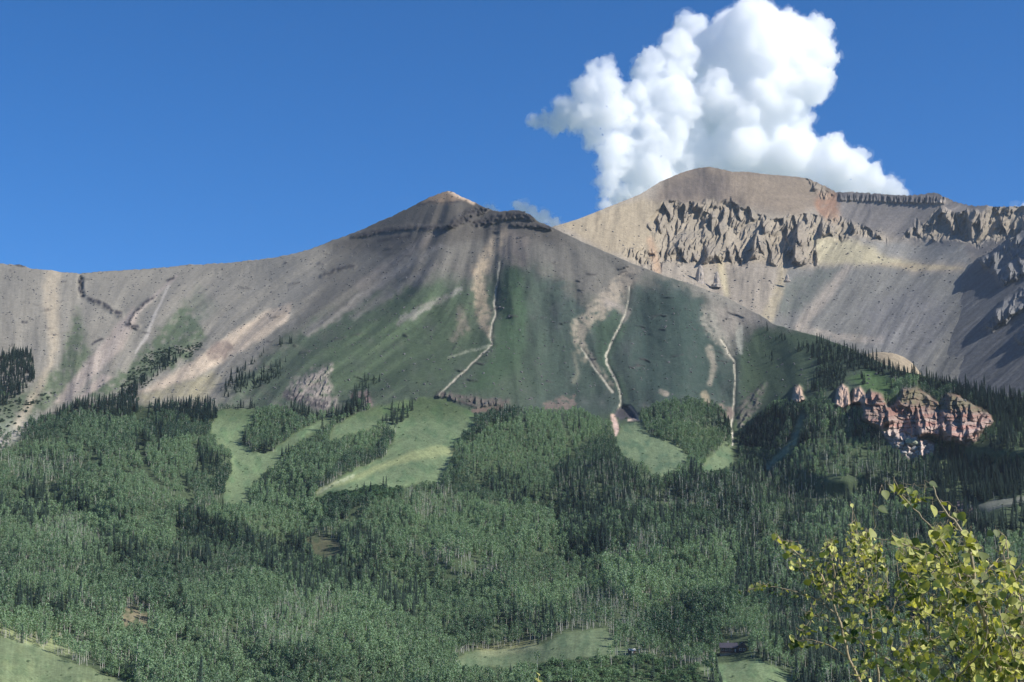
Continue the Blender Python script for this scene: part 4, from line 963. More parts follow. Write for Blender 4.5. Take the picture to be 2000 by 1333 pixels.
# how much of each tree the picture shows, near ones first
rng_h = np.hypot(TP[:, 0], TP[:, 1])
W2, H2 = 1000, 667
zb = np.zeros((H2, W2), bool); vis = np.zeros(N, int)
top = TP.copy(); top[:, 2] += HT
ux, uy = project(top); bx, by = project(TP)
hw = np.array([1.6, 1.0, 1.3, 1.4, 1.1])[sp] * sc * F / rng_h / 2
for i in np.argsort(rng_h):
    x0 = int(ux[i] / 2 - hw[i]); x1 = int(ux[i] / 2 + hw[i]) + 1; y0 = int(uy[i] / 2); y1 = int(by[i] / 2) + 1
    if x1 <= 0 or x0 >= W2 or y1 <= 0 or y0 >= H2: continue
    s = zb[max(0, y0):y1, max(0, x0):x1]
    vis[i] = s.size - int(s.sum()); s[:] = True

def tree(name, k, i, label, cat, group):
    e = bpy.data.objects.new(name, None); col.objects.link(e); e.empty_display_size = 1
    e.location = TP[i]; e.rotation_euler = (lean[i, 0], lean[i, 1], rotz[i]); e.scale = (sc[i], sc[i], scz[i])
    for nm, me in (('trunk', k.trunk), ('crown', k.crown)):
        o = bpy.data.objects.new(nm, me); col.objects.link(o); o.parent = e; o['tone'] = float(tone[i])
    return tag(e, label, cat, group)
def place_a(u, v):
    if v > 1225 and u < 330: return 'leafy pale-trunked aspen of the grove edge above the lower corner meadow', 'aspens above the corner meadow'
    if v > 1225 and u < 880: return 'leafy pale-trunked aspen low on the slope between corner meadow and pale clearing', 'aspens low on the slope'
    if v > 1200 and u < 1260: return 'leafy pale-trunked aspen standing around the long pale clearing', 'aspens around the pale clearing'
    if v > 1200: return 'leafy pale-trunked aspen of the woods around the dark cabin', 'aspens around the cabin'
    if v > 985: return 'leafy pale-trunked aspen in the broad forest belt below the meadows', 'aspens of the broad forest belt'
    return 'leafy pale-trunked aspen of the groves between the upper meadows', 'aspens between the upper meadows'
def place_c(u, v):
    if u > 1590 and v < 830: return 'dark pointed conifer on the ridge above the red cliff', 'conifers above the red cliff'
    if u > 1400 and v < 730: return 'dark conifer standing in a loose clump on the open green spur', 'conifers on the green spur'
    if v < 770 and u < 600: return 'dark conifer scattered along the scree edge high on the slope', 'conifers along the scree edge'
    if u < 450 and v < 900: return 'dark pointed conifer in the band above the big aspen slope', 'conifers above the aspen slope'
    if v < 920 and u < 1020: return 'dark pointed conifer beside the wide upper meadow', 'conifers beside the upper meadow'
    if v < 1000: return 'dark pointed conifer in the woods below the red cliff', 'conifers below the red cliff'
    w = 'below the winding meadow' if u < 560 else 'below the wide meadow' if u < 1000 else 'under the dull green clearing' if u < 1420 else 'behind the foreground young aspen' if u > 1500 and v > 1080 else 'under the red cliff woods'
    h = 'high in the lower forest' if v < 1080 else 'halfway down the lower forest' if v < 1190 else 'near the valley bottom'
    return 'dark conifer among aspens %s, %s' % (h, w), 'conifers among the lower aspens, %s %s' % (h, w)
single = np.zeros(N, bool)
for spc, ks, nm, fn, cat in ((0, ASP, 'aspen_tree', place_a, 'aspen'), (2, CON, 'conifer_tree', place_c, 'conifer'), (1, DRYT, 'sparse_aspen_tree', None, 'aspen')):
    ids = np.where(sp == spc)[0]; ids = ids[np.argsort(-vis[ids])][:290 if spc != 1 else 120]
    for i in ids:
        if vis[i] < 4: continue
        single[i] = True
        if fn: lb, g = fn(TU[i], TV[i])
        else:
            w = 'below the winding meadow' if TU[i] < 560 else 'below the wide meadow' if TU[i] < 1000 else 'below the dull green clearing' if TU[i] < 1450 else 'below the red cliff'
            w = ('low on the slope ' if TV[i] > 1150 else 'high on the slope ') + w
            lb, g = 'thin half-bare aspen with sparse leaves ' + w, 'half-bare aspens ' + w
        tree(nm, ks[pr[i]], i, lb, cat, g)

def scatter(name, sel, meshes, label):
    scatter_at(name, TP[sel], np.column_stack([lean[sel], rotz[sel]]), np.column_stack([sc[sel], sc[sel], scz[sel]]), pr[sel], tone[sel], meshes, label)
def scatter_at(name, pos, turn, size, pick_, tone_, meshes, label):
    """the mass of the forest: points that carry copies of the same trees"""
    pc = bpy.data.collections.new(name + '_kinds')
    for q, me in enumerate(meshes): pc.objects.link(bpy.data.objects.new('%s_kind_%d' % (name, q), me))
    me = bpy.data.meshes.new(name)
    n = len(pos); me.vertices.add(n); me.vertices.foreach_set('co', pos.astype(np.float32).ravel())
    a = me.attributes.new('turn', 'FLOAT_VECTOR', 'POINT'); a.data.foreach_set('vector', turn.astype(np.float32).ravel())
    a = me.attributes.new('size', 'FLOAT_VECTOR', 'POINT'); a.data.foreach_set('vector', size.astype(np.float32).ravel())
    a = me.attributes.new('pick', 'INT', 'POINT'); a.data.foreach_set('value', pick_.astype(np.int32))
    a = me.attributes.new('tone', 'FLOAT', 'POINT'); a.data.foreach_set('value', tone_.astype(np.float32))
    o = tag(link(name, me), label=label, kind='stuff')
    g = bpy.data.node_groups.new(name, 'GeometryNodeTree')
    g.interface.new_socket('Geometry', in_out='INPUT', socket_type='NodeSocketGeometry')
    g.interface.new_socket('Geometry', in_out='OUTPUT', socket_type='NodeSocketGeometry')
    gi = g.nodes.new('NodeGroupInput'); go = g.nodes.new('NodeGroupOutput')
    ci = g.nodes.new('GeometryNodeCollectionInfo'); ci.inputs['Collection'].default_value = pc
    ci.inputs['Separate Children'].default_value = True; ci.inputs['Reset Children'].default_value = True
    ip = g.nodes.new('GeometryNodeInstanceOnPoints'); ip.inputs['Pick Instance'].default_value = True
    def attr(nm, ty):
        q = g.nodes.new('GeometryNodeInputNamedAttribute'); q.data_type = ty; q.inputs['Name'].default_value = nm
        return q.outputs[0]
    g.links.new(gi.outputs[0], ip.inputs['Points']); g.links.new(ci.outputs[0], ip.inputs['Instance'])
    g.links.new(attr('pick', 'INT'), ip.inputs['Instance Index']); g.links.new(attr('turn', 'FLOAT_VECTOR'), ip.inputs['Rotation']); g.links.new(attr('size', 'FLOAT_VECTOR'), ip.inputs['Scale'])
    g.links.new(ip.outputs[0], go.inputs[0])
    md = o.modifiers.new('scatter', 'NODES'); md.node_group = g
    return o
scatter('aspen_forest', (sp == 0) & ~single, [k.full for k in ASP], 'dense aspen forest covering the lower slopes')
scatter('sparse_aspen_woods', (sp == 1) & ~single, [k.full for k in DRYT], 'half-bare aspens scattered through the forest')
scatter('conifer_forest', (sp == 2) & ~single, [k.full for k in CON], 'dark conifer forest on the ridge and lower slopes')
scatter('shrubbery', sp == 3, bush_me, 'low green bushes near the valley bottom')
scatter('dark_scrub', sp == 4, scrub_me, 'low dark scrub at the foot of the scree')

# ------------------------------------------------------------------ boulders, pinnacles, cabin, shed, bare pole
def rock_mesh(name, seed, mat, rough=.35, tall=1.0, flat=True):
    q = np.random.default_rng(seed)
    import bmesh
    bm = bmesh.new(); bmesh.ops.create_icosphere(bm, subdivisions=2, radius=1)
    planes = [(Vector(q.normal(size=3)).normalized(), q.uniform(.55, .9)) for _ in range(9)]
    for v in bm.verts:
        for n, d in planes:
            e = v.co.dot(n) - d
            if e > 0: v.co -= n * e
        v.co += v.co.normalized() * q.normal(0, .03)
        v.co.z *= tall
    me = bpy.data.meshes.new(name); bm.to_mesh(me); bm.free()
    me.materials.append(mat)
    return me
M_BOULD = plain('boulder_stone', (0.34, 0.32, 0.28), .9, .3, 1.2, .5)
M_BOULDG = plain('lichen_stone', (0.24, 0.26, 0.19), .9, .3, 1.2, .5)
M_PIN = plain('pinnacle_stone', (0.36, 0.31, 0.26), .9, .25, .6, .5)
bm_ = [rock_mesh('boulder', 40 + i, M_BOULD) for i in range(4)] + [rock_mesh('boulder', 60, M_BOULDG)]
spots = [(1783, 864, 17, 4), (1762, 868, 7, 0), (1770, 876, 8, 1), (1786, 876, 7, 2), (1797, 874, 6, 3), (1808, 862, 6, 0), (1806, 873, 5, 1), (1816, 870, 8, 2), (1820, 880, 8, 3), (1812, 884, 5, 0), (1767, 886, 8, 3), (1778, 888, 6, 1), (1757, 878, 4, 2), (1795, 866, 5, 0), (1752, 872, 5, 1), (1790, 884, 5, 2)]
for i, (u, v, rp, k) in enumerate(spots):
    p = front_point(u, v); s = rp * p.length / F
    o = link('boulder', bm_[k]); o.location = p; o.scale = (s, s * .9, s * (.6 if i else .5)); o.rotation_euler = (random.uniform(-.3, .3), random.uniform(-.3, .3), random.uniform(0, 6))
    tag(o, 'large flat greenish boulder at the top of the rock pile under the red cliff' if i == 0 else 'grey boulder lying in the rock pile under the red cliff', 'boulder', None if i == 0 else 'boulders under the red cliff')

def pinnacle(u, v, r, hpx, wpx, seed, label):
    base = at(u, v, r); s = r / F
    q = np.random.default_rng(seed)
    nz, na = 22, 20
    A_, Z_ = np.meshgrid(np.linspace(0, 2 * np.pi, na, endpoint=False), np.linspace(-.25, 1, nz))
    rad_ = (1 - np.clip(Z_, 0, 1) ** 1.6) ** .5 * wpx * s / 2 + (Z_ < 0) * 0.3 * wpx * s
    nn = fbm(np.cos(A_) * 2 + 5 * seed, Z_ * 3 + np.sin(A_) * 2, 3, seed)
    rad_ = rad_ * (1 + .45 * nn)
    V_ = np.stack([base.x + rad_ * np.cos(A_) + Z_ * wpx * s * .15, base.y + rad_ * np.sin(A_), base.z + Z_ * hpx * s], -1)
    i = np.arange(nz * na).reshape(nz, na); j = np.roll(i, -1, 1)
    Q_ = np.stack([i[:-1], j[:-1], j[1:], i[1:]], -1).reshape(-1, 4)
    tag(link('rock_pinnacle', mesh_np('rock_pinnacle', V_.reshape(-1, 3), Q_, M_PIN, smooth=False)), label, 'rock')
# loose rock and low tufts over the bare slopes
M_SCREE = plain('scree_stone', (0.125, 0.122, 0.118), .95, .35, .8, .3)
small_rock = [rock_mesh('scree_rock', 80 + q, M_SCREE) for q in range(3)]
def strew(name, G, GU, GV, cond, dens_, s0, s1, meshes, label, seed, rockish=True):
    q = np.random.default_rng(seed)
    A_, B_, D_ = G[:-1, :-1], G[:-1, 1:], G[1:, :-1]
    ar = np.linalg.norm(np.cross(B_ - A_, D_ - A_), axis=-1)
    u_ = (GU[:-1, :-1] + GU[1:, 1:]) / 2; v_ = (GV[:-1, :-1] + GV[1:, 1:]) / 2
    w_ = (np.minimum(ar, 60) * dens_ * cond(u_, v_)).ravel()
    n_ = int(w_.sum()); k_ = q.choice(len(w_), n_, p=w_ / w_.sum()); j_, i_ = np.unravel_index(k_, ar.shape)
    a_, b_ = q.random((n_, 1)), q.random((n_, 1))
    pos = G[j_, i_] + (G[j_, i_ + 1] - G[j_, i_]) * a_ + (G[j_ + 1, i_] - G[j_, i_]) * b_
    sz = s0 + (s1 - s0) * q.random(n_) ** 2.5
    size = np.column_stack([sz, sz * q.uniform(.7, 1.2, n_), sz * q.uniform(.5, .9, n_)])
    turn = np.column_stack([q.normal(0, .3, (n_, 2)) if rockish else np.zeros((n_, 2)), q.uniform(0, 6.28, n_)])
    scatter_at(name, pos, turn, size, (q.random(n_) * len(meshes)).astype(int), q.random(n_), meshes, label)
def on_front(u_, v_):
    k_ = fc.at_kind(u_, v_)
    return ((k_ == NONE) & (v_ < 790) & (v_ > front_sky(u_) + 1)) * np.clip(.25 + 2.2 * fbm(u_ / 22, v_ / 16, 3, 331), 0, 2)
def on_green(u_, v_):
    g_ = fc.sample(u_, v_); k_ = fc.at_kind(u_, v_)
    return ((k_ == NONE) & (v_ < 800) & (g_[..., 1] > g_[..., 0] * 1.12)) * np.clip(.1 + 2.6 * fbm(u_ / 18, v_ / 10, 3, 341), 0, 2)
strew('scree_rocks', FP, FU, FV, on_front, .009, .5, 2.6, small_rock, 'loose grey rock lying over the bare slopes', 5)
strew('alpine_tufts', FP, FU, FV, on_green, .010, .25, .75, scrub_me, 'low dark tufts over the green slopes', 6, False)
strew('talus_rocks', BP, BU, BV, lambda u_, v_: (v_ > 440) * np.clip(.2 + 2.2 * fbm(u_ / 20, v_ / 14, 3, 351), 0, 2), .0035, .8, 4.0, small_rock, 'loose rock lying over the talus of the rear mountain', 7)
meadow_edge = lambda u_, v_: ((fc.at_kind(u_, v_) == NONE) & (v_ > 790)) * np.clip(-.25 + 2.6 * fbm(u_ / 16, v_ / 9, 3, 361), 0, 2)
strew('meadow_bushes', FP, FU, FV, meadow_edge, .022, .2, .75, bush_me, 'low bushes dotted over the meadows', 8, False)
pinnacle(1366, 552, 3990, 36, 17, 3, 'tall thin rock pinnacle below the cliffs, at the edge of the front ridge')
pinnacle(1399, 556, 3990, 26, 12, 5, 'smaller rock pinnacle in the tan gully beside the tall one')
pinnacle(1537, 548, 4100, 12, 8, 8, 'small dark rock knob on the scree below the cliffs')

M_LOG = plain('dark_log_wall', (0.075, 0.05, 0.045), .8, .3, 1.0)
M_ROOF = plain('dark_shingle_roof', (0.06, 0.055, 0.07), .7, .25, 1.0)
M_GLASS = plain('window_glass', (0.05, 0.06, 0.08), .15, .1, 1.0, 0, .6)
M_TRIM = plain('pale_trim', (0.5, 0.47, 0.42), .7, .1)
M_STONE = plain('chimney_stone', (0.3, 0.28, 0.26), .9, .3, 2)
M_PALE = plain('pale_metal_roof', (0.62, 0.6, 0.56), .5, .1, 1)
def box(mb, x0, x1, y0, y1, z0, z1):
    i = len(mb.v)
    mb.v += [Vector(p) for p in ((x0, y0, z0), (x1, y0, z0), (x1, y1, z0), (x0, y1, z0), (x0, y0, z1), (x1, y0, z1), (x1, y1, z1), (x0, y1, z1))]
    for f in ((0, 3, 2, 1), (4, 5, 6, 7), (0, 1, 5, 4), (1, 2, 6, 5), (2, 3, 7, 6), (3, 0, 4, 7)):
        mb.f.append(tuple(i + q for q in f)); mb.m.append(0)
def prism(mb, pts, y0, y1, axis='y'):
    """extrude a polygon of (a, z) along y (or along x)"""
    i = len(mb.v); n = len(pts)
    for yy in (y0, y1):
        mb.v += [Vector((a, yy, z)) if axis == 'y' else Vector((yy, a, z)) for a, z in pts]
    mb.f.append(tuple(range(i, i + n))); mb.f.append(tuple(range(i + 2 * n - 1, i + n - 1, -1))); mb.m += [0, 0]
    for k in range(n):
        mb.f.append((i + k, i + n + k, i + n + (k + 1) % n, i + (k + 1) % n)); mb.m.append(0)
def part(name, mat, parent, fn):
    mb = MB(); fn(mb)
    o = link(name, mb.build(name, [mat]), parent)
    return o
cp = front_point(1433, 1274)
cab = bpy.data.objects.new('cabin', None); col.objects.link(cab); cab.location = cp; cab.rotation_euler = (0, 0, -.12)
tag(cab, 'dark log cabin with a steep dark roof among the aspens', 'cabin')
part('foundation', M_STONE, cab, lambda m: box(m, -10.2, 10.2, -4.2, 4.2, -3, .3))
part('wall', M_LOG, cab, lambda m: box(m, -10, 3, -4, 4, .3, 3.4))
part('wall', M_LOG, cab, lambda m: (box(m, 3.02, 9.5, -5.5, 4, .3, 4.2), prism(m, [(3.02, 4.2), (9.5, 4.2), (6.26, 7.0)], -5.5, 4)))
rf = part('roof', M_ROOF, cab, lambda m: (prism(m, [(-5, 3.2), (0, 6.6), (0, 6.95), (-5.2, 3.4)], -10.6, 3, 'x'), prism(m, [(5, 3.2), (5.2, 3.4), (0.01, 6.95), (0.01, 6.6)], -10.6, 3, 'x')))
part('chimney', M_STONE, rf, lambda m: box(m, -4.6, -3.4, 1.0, 2.2, 4, 8.2))
part('roof', M_ROOF, cab, lambda m: (prism(m, [(2.3, 3.7), (6.26, 7.1), (6.26, 7.5), (2.0, 3.85)], -6.2, 4.5), prism(m, [(10.2, 3.7), (10.5, 3.85), (6.27, 7.5), (6.27, 7.1)], -6.2, 4.5)))
for x in (-8.4, -5.6, -2.8):
    wf = part('window', M_TRIM, cab, lambda m: box(m, x - .8, x + .8, -4.08, -3.98, 1.1, 2.7))
    part('pane', M_GLASS, wf, lambda m: box(m, x - .65, x + .65, -4.13, -4.05, 1.25, 2.55))
for x in (4.9, 7.6):
    wf = part('window', M_TRIM, cab, lambda m: box(m, x - .8, x + .8, -5.58, -5.48, 1.4, 3.2))
    part('pane', M_GLASS, wf, lambda m: box(m, x - .65, x + .65, -5.63, -5.55, 1.55, 3.05))
dr = part('door', M_TRIM, cab, lambda m: box(m, .6, 1.6, -4.08, -3.98, .3, 2.5))
part('handle', M_STONE, dr, lambda m: box(m, 1.4, 1.5, -4.16, -4.08, 1.3, 1.4))
part('deck', M_LOG, cab, lambda m: (box(m, -10, 2.9, -6.2, -4.02, 0, .28), [box(m, x - .1, x + .1, -6.1, -5.9, .28, 1.3) for x in (-9.8, -7, -4.2, -1.4, 1.4)], box(m, -10, 2.9, -6.12, -5.98, 1.3, 1.42)))
sp_ = front_point(1234, 1276)
sh = bpy.data.objects.new('shed', None); col.objects.link(sh); sh.location = sp_; sh.rotation_euler = (0, 0, .35)
tag(sh, 'little dark shed with a pale roof beside the long pale clearing', 'shed')
part('wall', M_LOG, sh, lambda m: box(m, -2.4, 2.4, -1.6, 1.6, -1.5, 2.0))
part('roof', M_PALE, sh, lambda m: (prism(m, [(-2.2, 1.9), (0, 3.2), (0, 3.35), (-2.3, 2.05)], -2.8, 2.8, 'x'), prism(m, [(2.2, 1.9), (2.3, 2.05), (0.01, 3.35), (0.01, 3.2)], -2.8, 2.8, 'x')))
part('door', M_TRIM, sh, lambda m: box(m, -.6, .6, -1.7, -1.58, 0, 1.7))
pp = front_point(1578, 764)
mb = MB(); mb.tube([(0, 0, -1), (.1, 0, 8), (.2, .1, 19)], [.3, .2, .06], 6)
for z, a, L in ((6, .4, 1.2), (9, 2.6, 1.4), (12, 4.4, 1.0), (15, 1.2, .8)): mb.tube([(.1, 0, z), (math.cos(a) * L, math.sin(a) * L, z + .5)], [.08, .02], 4)
o = link('dead_tree', mb.build('dead_tree', [BARK_D])); o.location = pp
tag(o, 'tall bare grey dead tree beside the conifers above the small pink tower', 'dead tree')

# ------------------------------------------------------------------ clouds: bodies of droplets, lit by the sun
import bmesh
ICO = {}
for lv in (2, 3):
    bm = bmesh.new(); bmesh.ops.create_icosphere(bm, subdivisions=lv, radius=1)
    bm.verts.ensure_lookup_table()
    ICO[lv] = (np.array([v.co[:] for v in bm.verts]), np.array([[v.index for v in f.verts] for f in bm.faces])); bm.free()
def cloud(name, lumps, R0, voxel, dens, label, amp=1.0, seed=1, aniso=.4, kids=(22, 9), veil=(4, 10, .13)):
    s = R0 / F; qr = random.Random(seed); VV, FF = [], []; cnt = [0]
    def ball(c, r, lev):
        tv, tf = ICO[3 if lev == 0 else 2]
        VV.append(tv * r + np.array(c)); FF.append(tf + cnt[0]); cnt[0] += len(tv)
        if lev < 2 and r > 7 * s:
            for _ in range(kids[lev]):
                d = Vector((qr.gauss(0, 1), qr.gauss(0, 1), qr.gauss(0, 1) + .15)).normalized()
                ball(c + d * r * qr.uniform(.72, .98), r * qr.uniform(.24, .46), lev + 1)
    for (u, v, rp, dp) in lumps: ball(at(u, v, R0 + dp * s), rp * s * .93, 0)
    me = mesh_np(name, np.concatenate(VV), np.concatenate(FF), M_STONE)
    t = bpy.data.objects.new(name, me); col.objects.link(t)
    md = t.modifiers.new('r', 'REMESH'); md.mode = 'VOXEL'; md.voxel_size = voxel
    dg = bpy.context.evaluated_depsgraph_get()
    ev = t.evaluated_get(dg); em = bpy.data.meshes.new_from_object(ev)
    bpy.data.objects.remove(t); bpy.data.meshes.remove(me)
    n = len(em.vertices); co = np.empty(n * 3); em.vertices.foreach_get('co', co); co = co.reshape(-1, 3)
    nm = np.empty(n * 3); em.vertices.foreach_get('normal', nm); nm = nm.reshape(-1, 3)
    def n3(sc, sd): return (fbm(co[:, 0] / sc, co[:, 2] / sc, 2, sd) + fbm(co[:, 1] / sc, co[:, 2] / sc, 2, sd + 9) + fbm(co[:, 0] / sc + 7, co[:, 1] / sc, 2, sd + 19)) / 1.6
    d = amp * s * ((.35 - np.abs(n3(60 * s, seed)) * 1.5) * 9 + (.3 - np.abs(n3(24 * s, seed + 3)) * 1.5) * 9 + (.3 - np.abs(n3(9 * s, seed + 5)) * 1.5) * 5)
    def body(nm_, off, extra, dn, parent=None):
        e2 = em if off == 0 else em.copy()
        c2 = co + nm * (d + off * s + extra * s * (n3(15 * s, seed + 41) + .7 * n3(6 * s, seed + 47)))[:, None]
        e2.vertices.foreach_set('co', c2.ravel()); e2.update()
        m = bpy.data.materials.new(nm_); t_, out = nt(m)
        vp = t_.nodes.new('ShaderNodeVolumePrincipled'); vp.inputs['Color'].default_value = (1, 1, 1, 1); vp.inputs['Density'].default_value = dn; vp.inputs['Anisotropy'].default_value = aniso
        t_.links.new(vp.outputs[0], out.inputs['Volume'])
        e2.materials.clear(); e2.materials.append(m)
        return link(nm_, e2, parent)
    root = bpy.data.objects.new(name, None); col.objects.link(root)
    body('veil', veil[0], veil[1], dens * veil[2], root)
    body('core', 0, 0, dens, root)
    return tag(root, label, 'cloud')
CL = 9000
cloud('cloud', [(1480, 110, 100, 0), (1555, 95, 66, 20), (1435, 62, 44, 40), (1500, 48, 38, 10), (1350, 62, 36, 60), (1600, 118, 34, 0), (1590, 55, 26, 20), (1606, 92, 24, -10), (1580, 165, 44, -20), (1500, 190, 76, -20), (1400, 130, 74, 40), (1325, 115, 48, -73), (1272, 122, 26, -110), (1262, 150, 30, -117),
                (1285, 280, 60, -101), (1262, 335, 52, -117), (1345, 272, 38, -60), (1355, 330, 74, -40), (1450, 300, 66, -50), (1540, 315, 58, -40), (1625, 300, 34, -30), (1655, 330, 42, -30), (1705, 352, 30, -30), (1742, 368, 22, -20), (1764, 376, 11, -20), (1245, 388, 30, -129), (1205, 395, 14, -157), (1300, 390, 50, -91), (1420, 380, 60, -20), (1560, 390, 50, 0), (1660, 385, 40, 0),
                (1410, 220, 80, 40), (1310, 205, 62, -84), (1480, 250, 60, 20), (1555, 245, 34, 30), (1240, 190, 30, -132), (1225, 240, 28, -143), (1218, 285, 28, -148), (1212, 335, 26, -152), (1600, 335, 34, -10), (1572, 292, 34, 0), (1300, 150, 34, -91), (1255, 182, 28, -122), (1338, 208, 40, -50), (1290, 238, 36, -98), (1400, 190, 52, -60), (1360, 120, 40, -10), (1450, 225, 50, -60), (1240, 300, 34, -132), (1215, 380, 22, -150), (1248, 217, 28, -127)], CL, 10, .019, 'towering white cumulus cloud behind the rear mountain', seed=401)
cloud('cloud', [(1175, 148, 26, -190), (1186, 128, 14, -190), (1152, 185, 34, -190), (1108, 218, 30, -190), (1068, 238, 19, -190), (1182, 225, 38, -190), (1200, 285, 26, -190), (1192, 335, 19, -190), (1182, 378, 13, -190), (1180, 395, 11, -190), (1130, 235, 26, -190), (1150, 225, 30, -190), (1165, 265, 26, -190), (1085, 245, 20, -190), (1045, 240, 12, -190), (1185, 180, 30, -190), (1210, 205, 26, -190), (1188, 310, 24, -190), (1186, 358, 18, -190)], CL, 9, .016, 'greyish ragged side plume of the cumulus cloud', 1.3, 431, veil=(4, 9, .3))
cloud('cloud', [(1012, 400, 9, 200), (1022, 408, 12, 200), (1040, 416, 14, 200), (1062, 426, 14, 200), (1082, 436, 13, 200), (1050, 434, 18, 200), (1090, 445, 14, 200)], CL, 7, .03, 'small thin cloud scrap in the saddle between the mountains', 1.0, 451)
cloud('cloud', [(952, 404, 5, 200), (962, 406, 6, 200), (972, 411, 5, 200), (965, 413, 6, 200)], CL, 5, .03, 'tiny cloud scrap just behind the shoulder of the pointed summit', .6, 461)
cloud('cloud', [(1985, 406, 5, 200), (2000, 404, 8, 200), (2030, 404, 14, 200), (2070, 402, 20, 200), (2110, 410, 20, 200)], CL, 7, .015, 'cloud edge peeking over the far end of the rear ridge', .8, 471)

# ------------------------------------------------------------------ the young aspen in the foreground
M_TWIG = plain('young_aspen_bark', (0.33, 0.27, 0.17), .7, .3, 30)
M_LEAF = foliage_material('foreground_aspen_leaf', (0.032, 0.072, 0.012), (0.70, 0.68, 0.2), 0.36, (1.3, 1.25, 0.45), 3.0, .35, True)
ap = bpy.data.objects.new('young_aspen', None); col.objects.link(ap)
base = at(1880, 2330, 6.9); base.z = ground_z(base.x, base.y) - .05
ap.location = base
tag(ap, 'young aspen with bright yellow-green leaves close to the camera', 'young aspen')
BR = [  # picture polylines with range in metres, root to tip, and root radius in metres
 ([(1880, 2330, 6.9), (1900, 1900, 6.9), (1950, 1560, 6.85), (1975, 1400, 6.8), (1960, 1333, 6.8), (1940, 1262, 6.78), (1922, 1207, 6.76), (1905, 1160, 6.74), (1899, 1100, 6.72), (1890, 1060, 6.72), (1870, 1025, 6.7), (1846, 1000, 6.7), (1832, 975, 6.7), (1822, 950, 6.7)], .022),
 ([(1880, 2330, 6.95), (1800, 1900, 7.1), (1730, 1560, 7.2), (1705, 1400, 7.2), (1680, 1333, 7.2), (1660, 1290, 7.2), (1648, 1245, 7.2), (1636, 1205, 7.2), (1625, 1170, 7.2), (1606, 1125, 7.2), (1570, 1090, 7.2), (1532, 1060, 7.2), (1507, 1038, 7.2)], .016),
 ([(1625, 1170, 7.2), (1630, 1120, 7.15), (1622, 1080, 7.15), (1612, 1046, 7.1)], .006),
 ([(1636, 1205, 7.2), (1600, 1172, 7.25), (1545, 1152, 7.3), (1500, 1146, 7.3), (1448, 1156, 7.3)], .006),
 ([(1850, 1480, 7.0), (1800, 1345, 7.0), (1750, 1302, 7.0), (1720, 1280, 7.05), (1690, 1262, 7.1), (1650, 1232, 7.1), (1600, 1205, 7.1), (1560, 1195, 7.1)], .009),
 ([(1950, 1560, 6.85), (1900, 1380, 6.6), (1868, 1322, 6.6), (1832, 1272, 6.6), (1812, 1232, 6.6), (1785, 1190, 6.6), (1745, 1172, 6.6)], .010),
 ([(1900, 1130, 6.72), (1862, 1110, 6.7), (1820, 1082, 6.66), (1780, 1068, 6.62), (1740, 1056, 6.6), (1700, 1048, 6.6)], .006),
 ([(1880, 1150, 6.72), (1862, 1090, 6.8), (1835, 1050, 6.8), (1802, 1012, 6.8), (1776, 984, 6.8), (1740, 950, 6.8), (1724, 936, 6.8)], .006),
 ([(1800, 1900, 7.1), (1745, 1560, 7.4), (1725, 1400, 7.4), (1716, 1333, 7.4), (1712, 1282, 7.4), (1704, 1240, 7.4), (1698, 1180, 7.4), (1690, 1110, 7.4), (1680, 1060, 7.4), (1666, 1020, 7.4), (1664, 990, 7.4)], .011),
 ([(1920, 1800, 6.9), (2040, 1500, 6.7), (2020, 1333, 6.7), (2000, 1250, 6.7), (1992, 1180, 6.7), (1982, 1130, 6.7), (1970, 1090, 6.7), (1965, 1050, 6.7)], .012),
 ([(1935, 1250, 6.77), (1962, 1200, 6.6), (1975, 1160, 6.55), (1970, 1120, 6.5), (1960, 1085, 6.5), (1966, 1056, 6.5)], .007),
 ([(1905, 1165, 6.74), (1925, 1120, 6.9), (1950, 1090, 7.0), (1985, 1120, 7.0), (2020, 1160, 7.0)], .006),
 ([(1705, 1240, 7.4), (1740, 1200, 7.4), (1760, 1150, 7.4), (1752, 1100, 7.4)], .005),
 ([(1660, 1290, 7.2), (1620, 1262, 7.2), (1585, 1250, 7.2), (1552, 1252, 7.2)], .005),
 ([(2040, 1500, 6.7), (1985, 1360, 6.5), (1985, 1300, 6.45), (1965, 1240, 6.4), (1950, 1190, 6.4)], .008),
 ([(1868, 1322, 6.6), (1905, 1290, 6.5), (1925, 1250, 6.5), (1930, 1200, 6.5)], .006),
]
bmb = MB(); nodes = []
for pts, r0 in BR:
    P_ = [at(*p) - base for p in pts]
    fine = []
    for a, b in zip(P_[:-1], P_[1:]):
        for q in range(3): fine.append(a.lerp(b, q / 3) + rvec() * .004)
    fine.append(P_[-1])
    n_ = len(fine)
    bmb.tube(fine, [.62 * r0 * (1 - .88 * i / (n_ - 1)) + .0008 for i in range(n_)], 6)
    for i, p in enumerate(fine):
        u_, v_ = project(np.array(p + base)); nodes.append((p, float(u_), float(v_), r0 * (1 - .88 * i / (n_ - 1))))
def leaf_mesh(seed):
    q = random.Random(seed); m = MB()
    out = [(0, 0), (.30, .06), (.50, .26), (.52, .48), (.38, .72), (.16, .92), (0, 1.08), (-.16, .92), (-.38, .72), (-.52, .48), (-.50, .26), (-.30, .06)]
    cup = q.uniform(.10, .32); tw = q.uniform(-.25, .25); curl = q.uniform(-.3, .3)
    f3 = lambda x, y: Vector((x * (1 + q.uniform(-.05, .05)), y, abs(x) * cup + x * y * tw + y * y * curl * .5 + q.uniform(-.015, .015)))
    m.v.append(Vector((0, .5, curl * .12)))
    m.v += [f3(x, y) for x, y in out]
    k = len(out)
    for i in range(k): m.f.append((0, 1 + i, 1 + (i + 1) % k)); m.m.append(0)
    m.tube([(0, 0, 0), (.02, -.3, .04), (.05, -.62, .1)], [.022, .018, .016], 3, 1)
    return m
LM = [leaf_mesh(900 + i) for i in range(5)]
